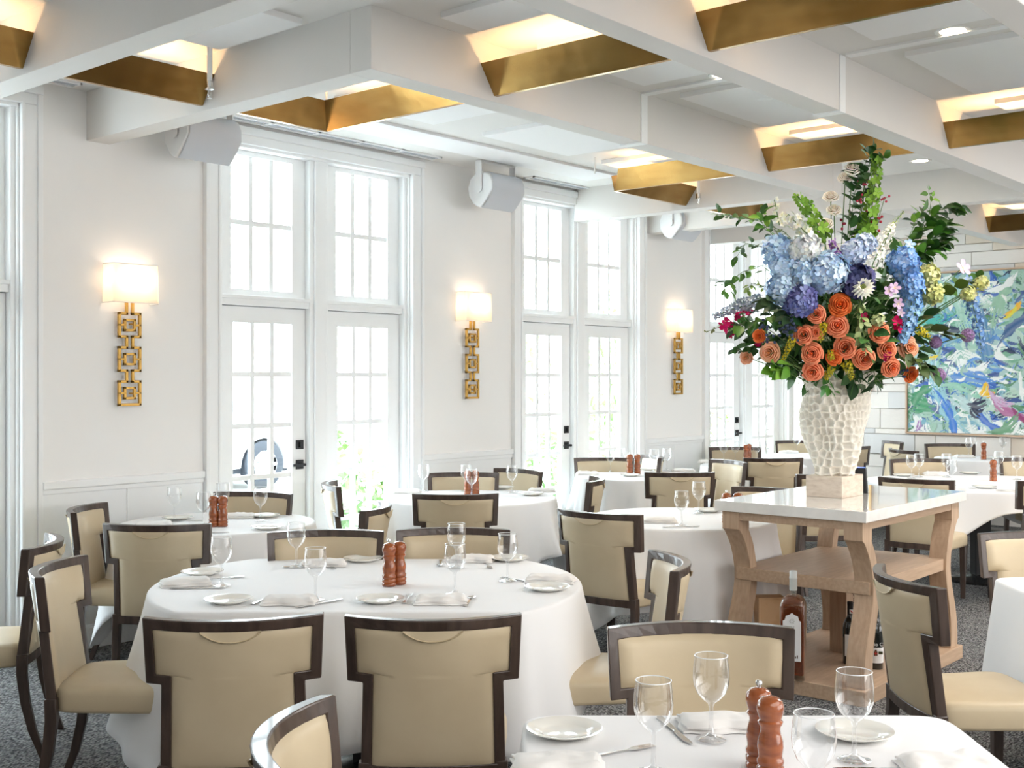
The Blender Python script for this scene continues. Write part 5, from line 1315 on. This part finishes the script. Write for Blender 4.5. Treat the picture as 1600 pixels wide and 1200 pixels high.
bush(13.0, 8.9, .85, .4, 1.0, 420, .13, 'low hedge outside the right leaf of the middle doors', BG)
bush(15.6, 9.2, 1.0, .4, 1.1, 420, .14, 'hedge outside the left leaf of the farthest doors', BG)
bush(18.2, 9.4, 1.2, .4, 1.1, 420, .14, 'hedge outside the right leaf of the farthest doors', BG)
bush(14.2, 12.6, 1.0, 1.0, 3.4, 420, .26, 'pale green tree behind the middle doors', BT, name='tree', cat='tree')
bush(17.2, 15.6, 1.2, 1.2, 3.6, 420, .28, 'second pale green tree behind the middle doors', BT, name='tree', cat='tree')
bush(20.8, 14.5, 1.8, 1.2, 3.6, 620, .28, 'broad tree behind the farthest doors', BT, name='tree', cat='tree')
bush(25.0, 17.5, 2.0, 1.2, 3.8, 620, .28, 'broad tree behind the right leaf of the farthest doors', BT, name='tree', cat='tree')
k = MB(); r = random.Random(3)
for i in range(34):
    a = r.uniform(0, 2*pi); leaf(k, leafdir(Vector((0, 0, .05)), Vector((cos(a)*.5, sin(a)*.5, 1.2)), Vector((cos(a), sin(a), .2))), r.uniform(.6, .9), .045, jit((.55, .42, .14), .2), bend=.25)
tag(obj('ornamental_grass', k, M['leaf'], smooth=60, loc=(7.55, 7.75, -.06), fix=False), 'straw coloured grass clump outside the right leaf of the nearest doors', 'grass clump')

# ------------------------------------------------------------------ light
sc = bpy.context.scene
w = bpy.data.worlds.new('bright_overcast'); sc.world = w; w.use_nodes = True
nt = w.node_tree; bg = nt.nodes['Background']; bg.inputs['Strength'].default_value = WORLD
tc = nt.nodes.new('ShaderNodeTexCoord'); sp = nt.nodes.new('ShaderNodeSeparateXYZ'); mr = nt.nodes.new('ShaderNodeMapRange'); mx = nt.nodes.new('ShaderNodeMix'); mx.data_type = 'RGBA'
nt.links.new(tc.outputs['Generated'], sp.inputs[0]); nt.links.new(sp.outputs['Z'], mr.inputs[0]); mr.inputs[1].default_value = -.2; mr.inputs[2].default_value = .8
mx.inputs[6].default_value = (.92, .97, 1, 1); mx.inputs[7].default_value = (.80, .90, 1, 1)
nt.links.new(mr.outputs[0], mx.inputs[0]); nt.links.new(mx.outputs[2], bg.inputs['Color'])
for c in WC:
    L = bpy.data.lights.new('window_portal', 'AREA'); L.shape = 'RECTANGLE'; L.size = 1.75; L.size_y = 3.1; L.cycles.is_portal = True
    o = bpy.data.objects.new('window_portal', L); C.objects.link(o); o.location = (c, WY+.35, 1.6); o.rotation_euler = (-pi/2, 0, 0)
def area(loc, rot, sx, sy, e, col):
    L = bpy.data.lights.new('fill_light', 'AREA'); L.shape = 'RECTANGLE'; L.size = sx; L.size_y = sy; L.energy = e; L.color = col
    o = bpy.data.objects.new('fill_light', L); C.objects.link(o); o.location = loc; o.rotation_euler = rot
for a in FILL: area(*a)  # unseen area lights added as fill to brighten the interior, no real fixtures

# ------------------------------------------------------------------ camera
cam = bpy.data.cameras.new('camera'); cam.sensor_width = 36; cam.lens = FPX/1600*36; cam.shift_y = -(600-589)/1600; cam.clip_start = .05; cam.clip_end = 200
co = bpy.data.objects.new('camera', cam); C.objects.link(co); co.location = (0, 0, EYE); co.rotation_euler = (pi/2, 0, radians(YAW))
sc.camera = co
sc.view_settings.view_transform = 'Standard'; sc.view_settings.look = 'None'; sc.view_settings.exposure = EXPO; sc.view_settings.gamma = 1.0
sc.cycles.max_bounces = 10; sc.cycles.diffuse_bounces = 5; sc.cycles.glossy_bounces = 5; sc.cycles.transparent_max_bounces = 24; sc.cycles.transmission_bounces = 8
sc.cycles.sample_clamp_indirect = 6; sc.cycles.caustics_reflective = False; sc.cycles.caustics_refractive = False
sc.cycles.use_denoising = True
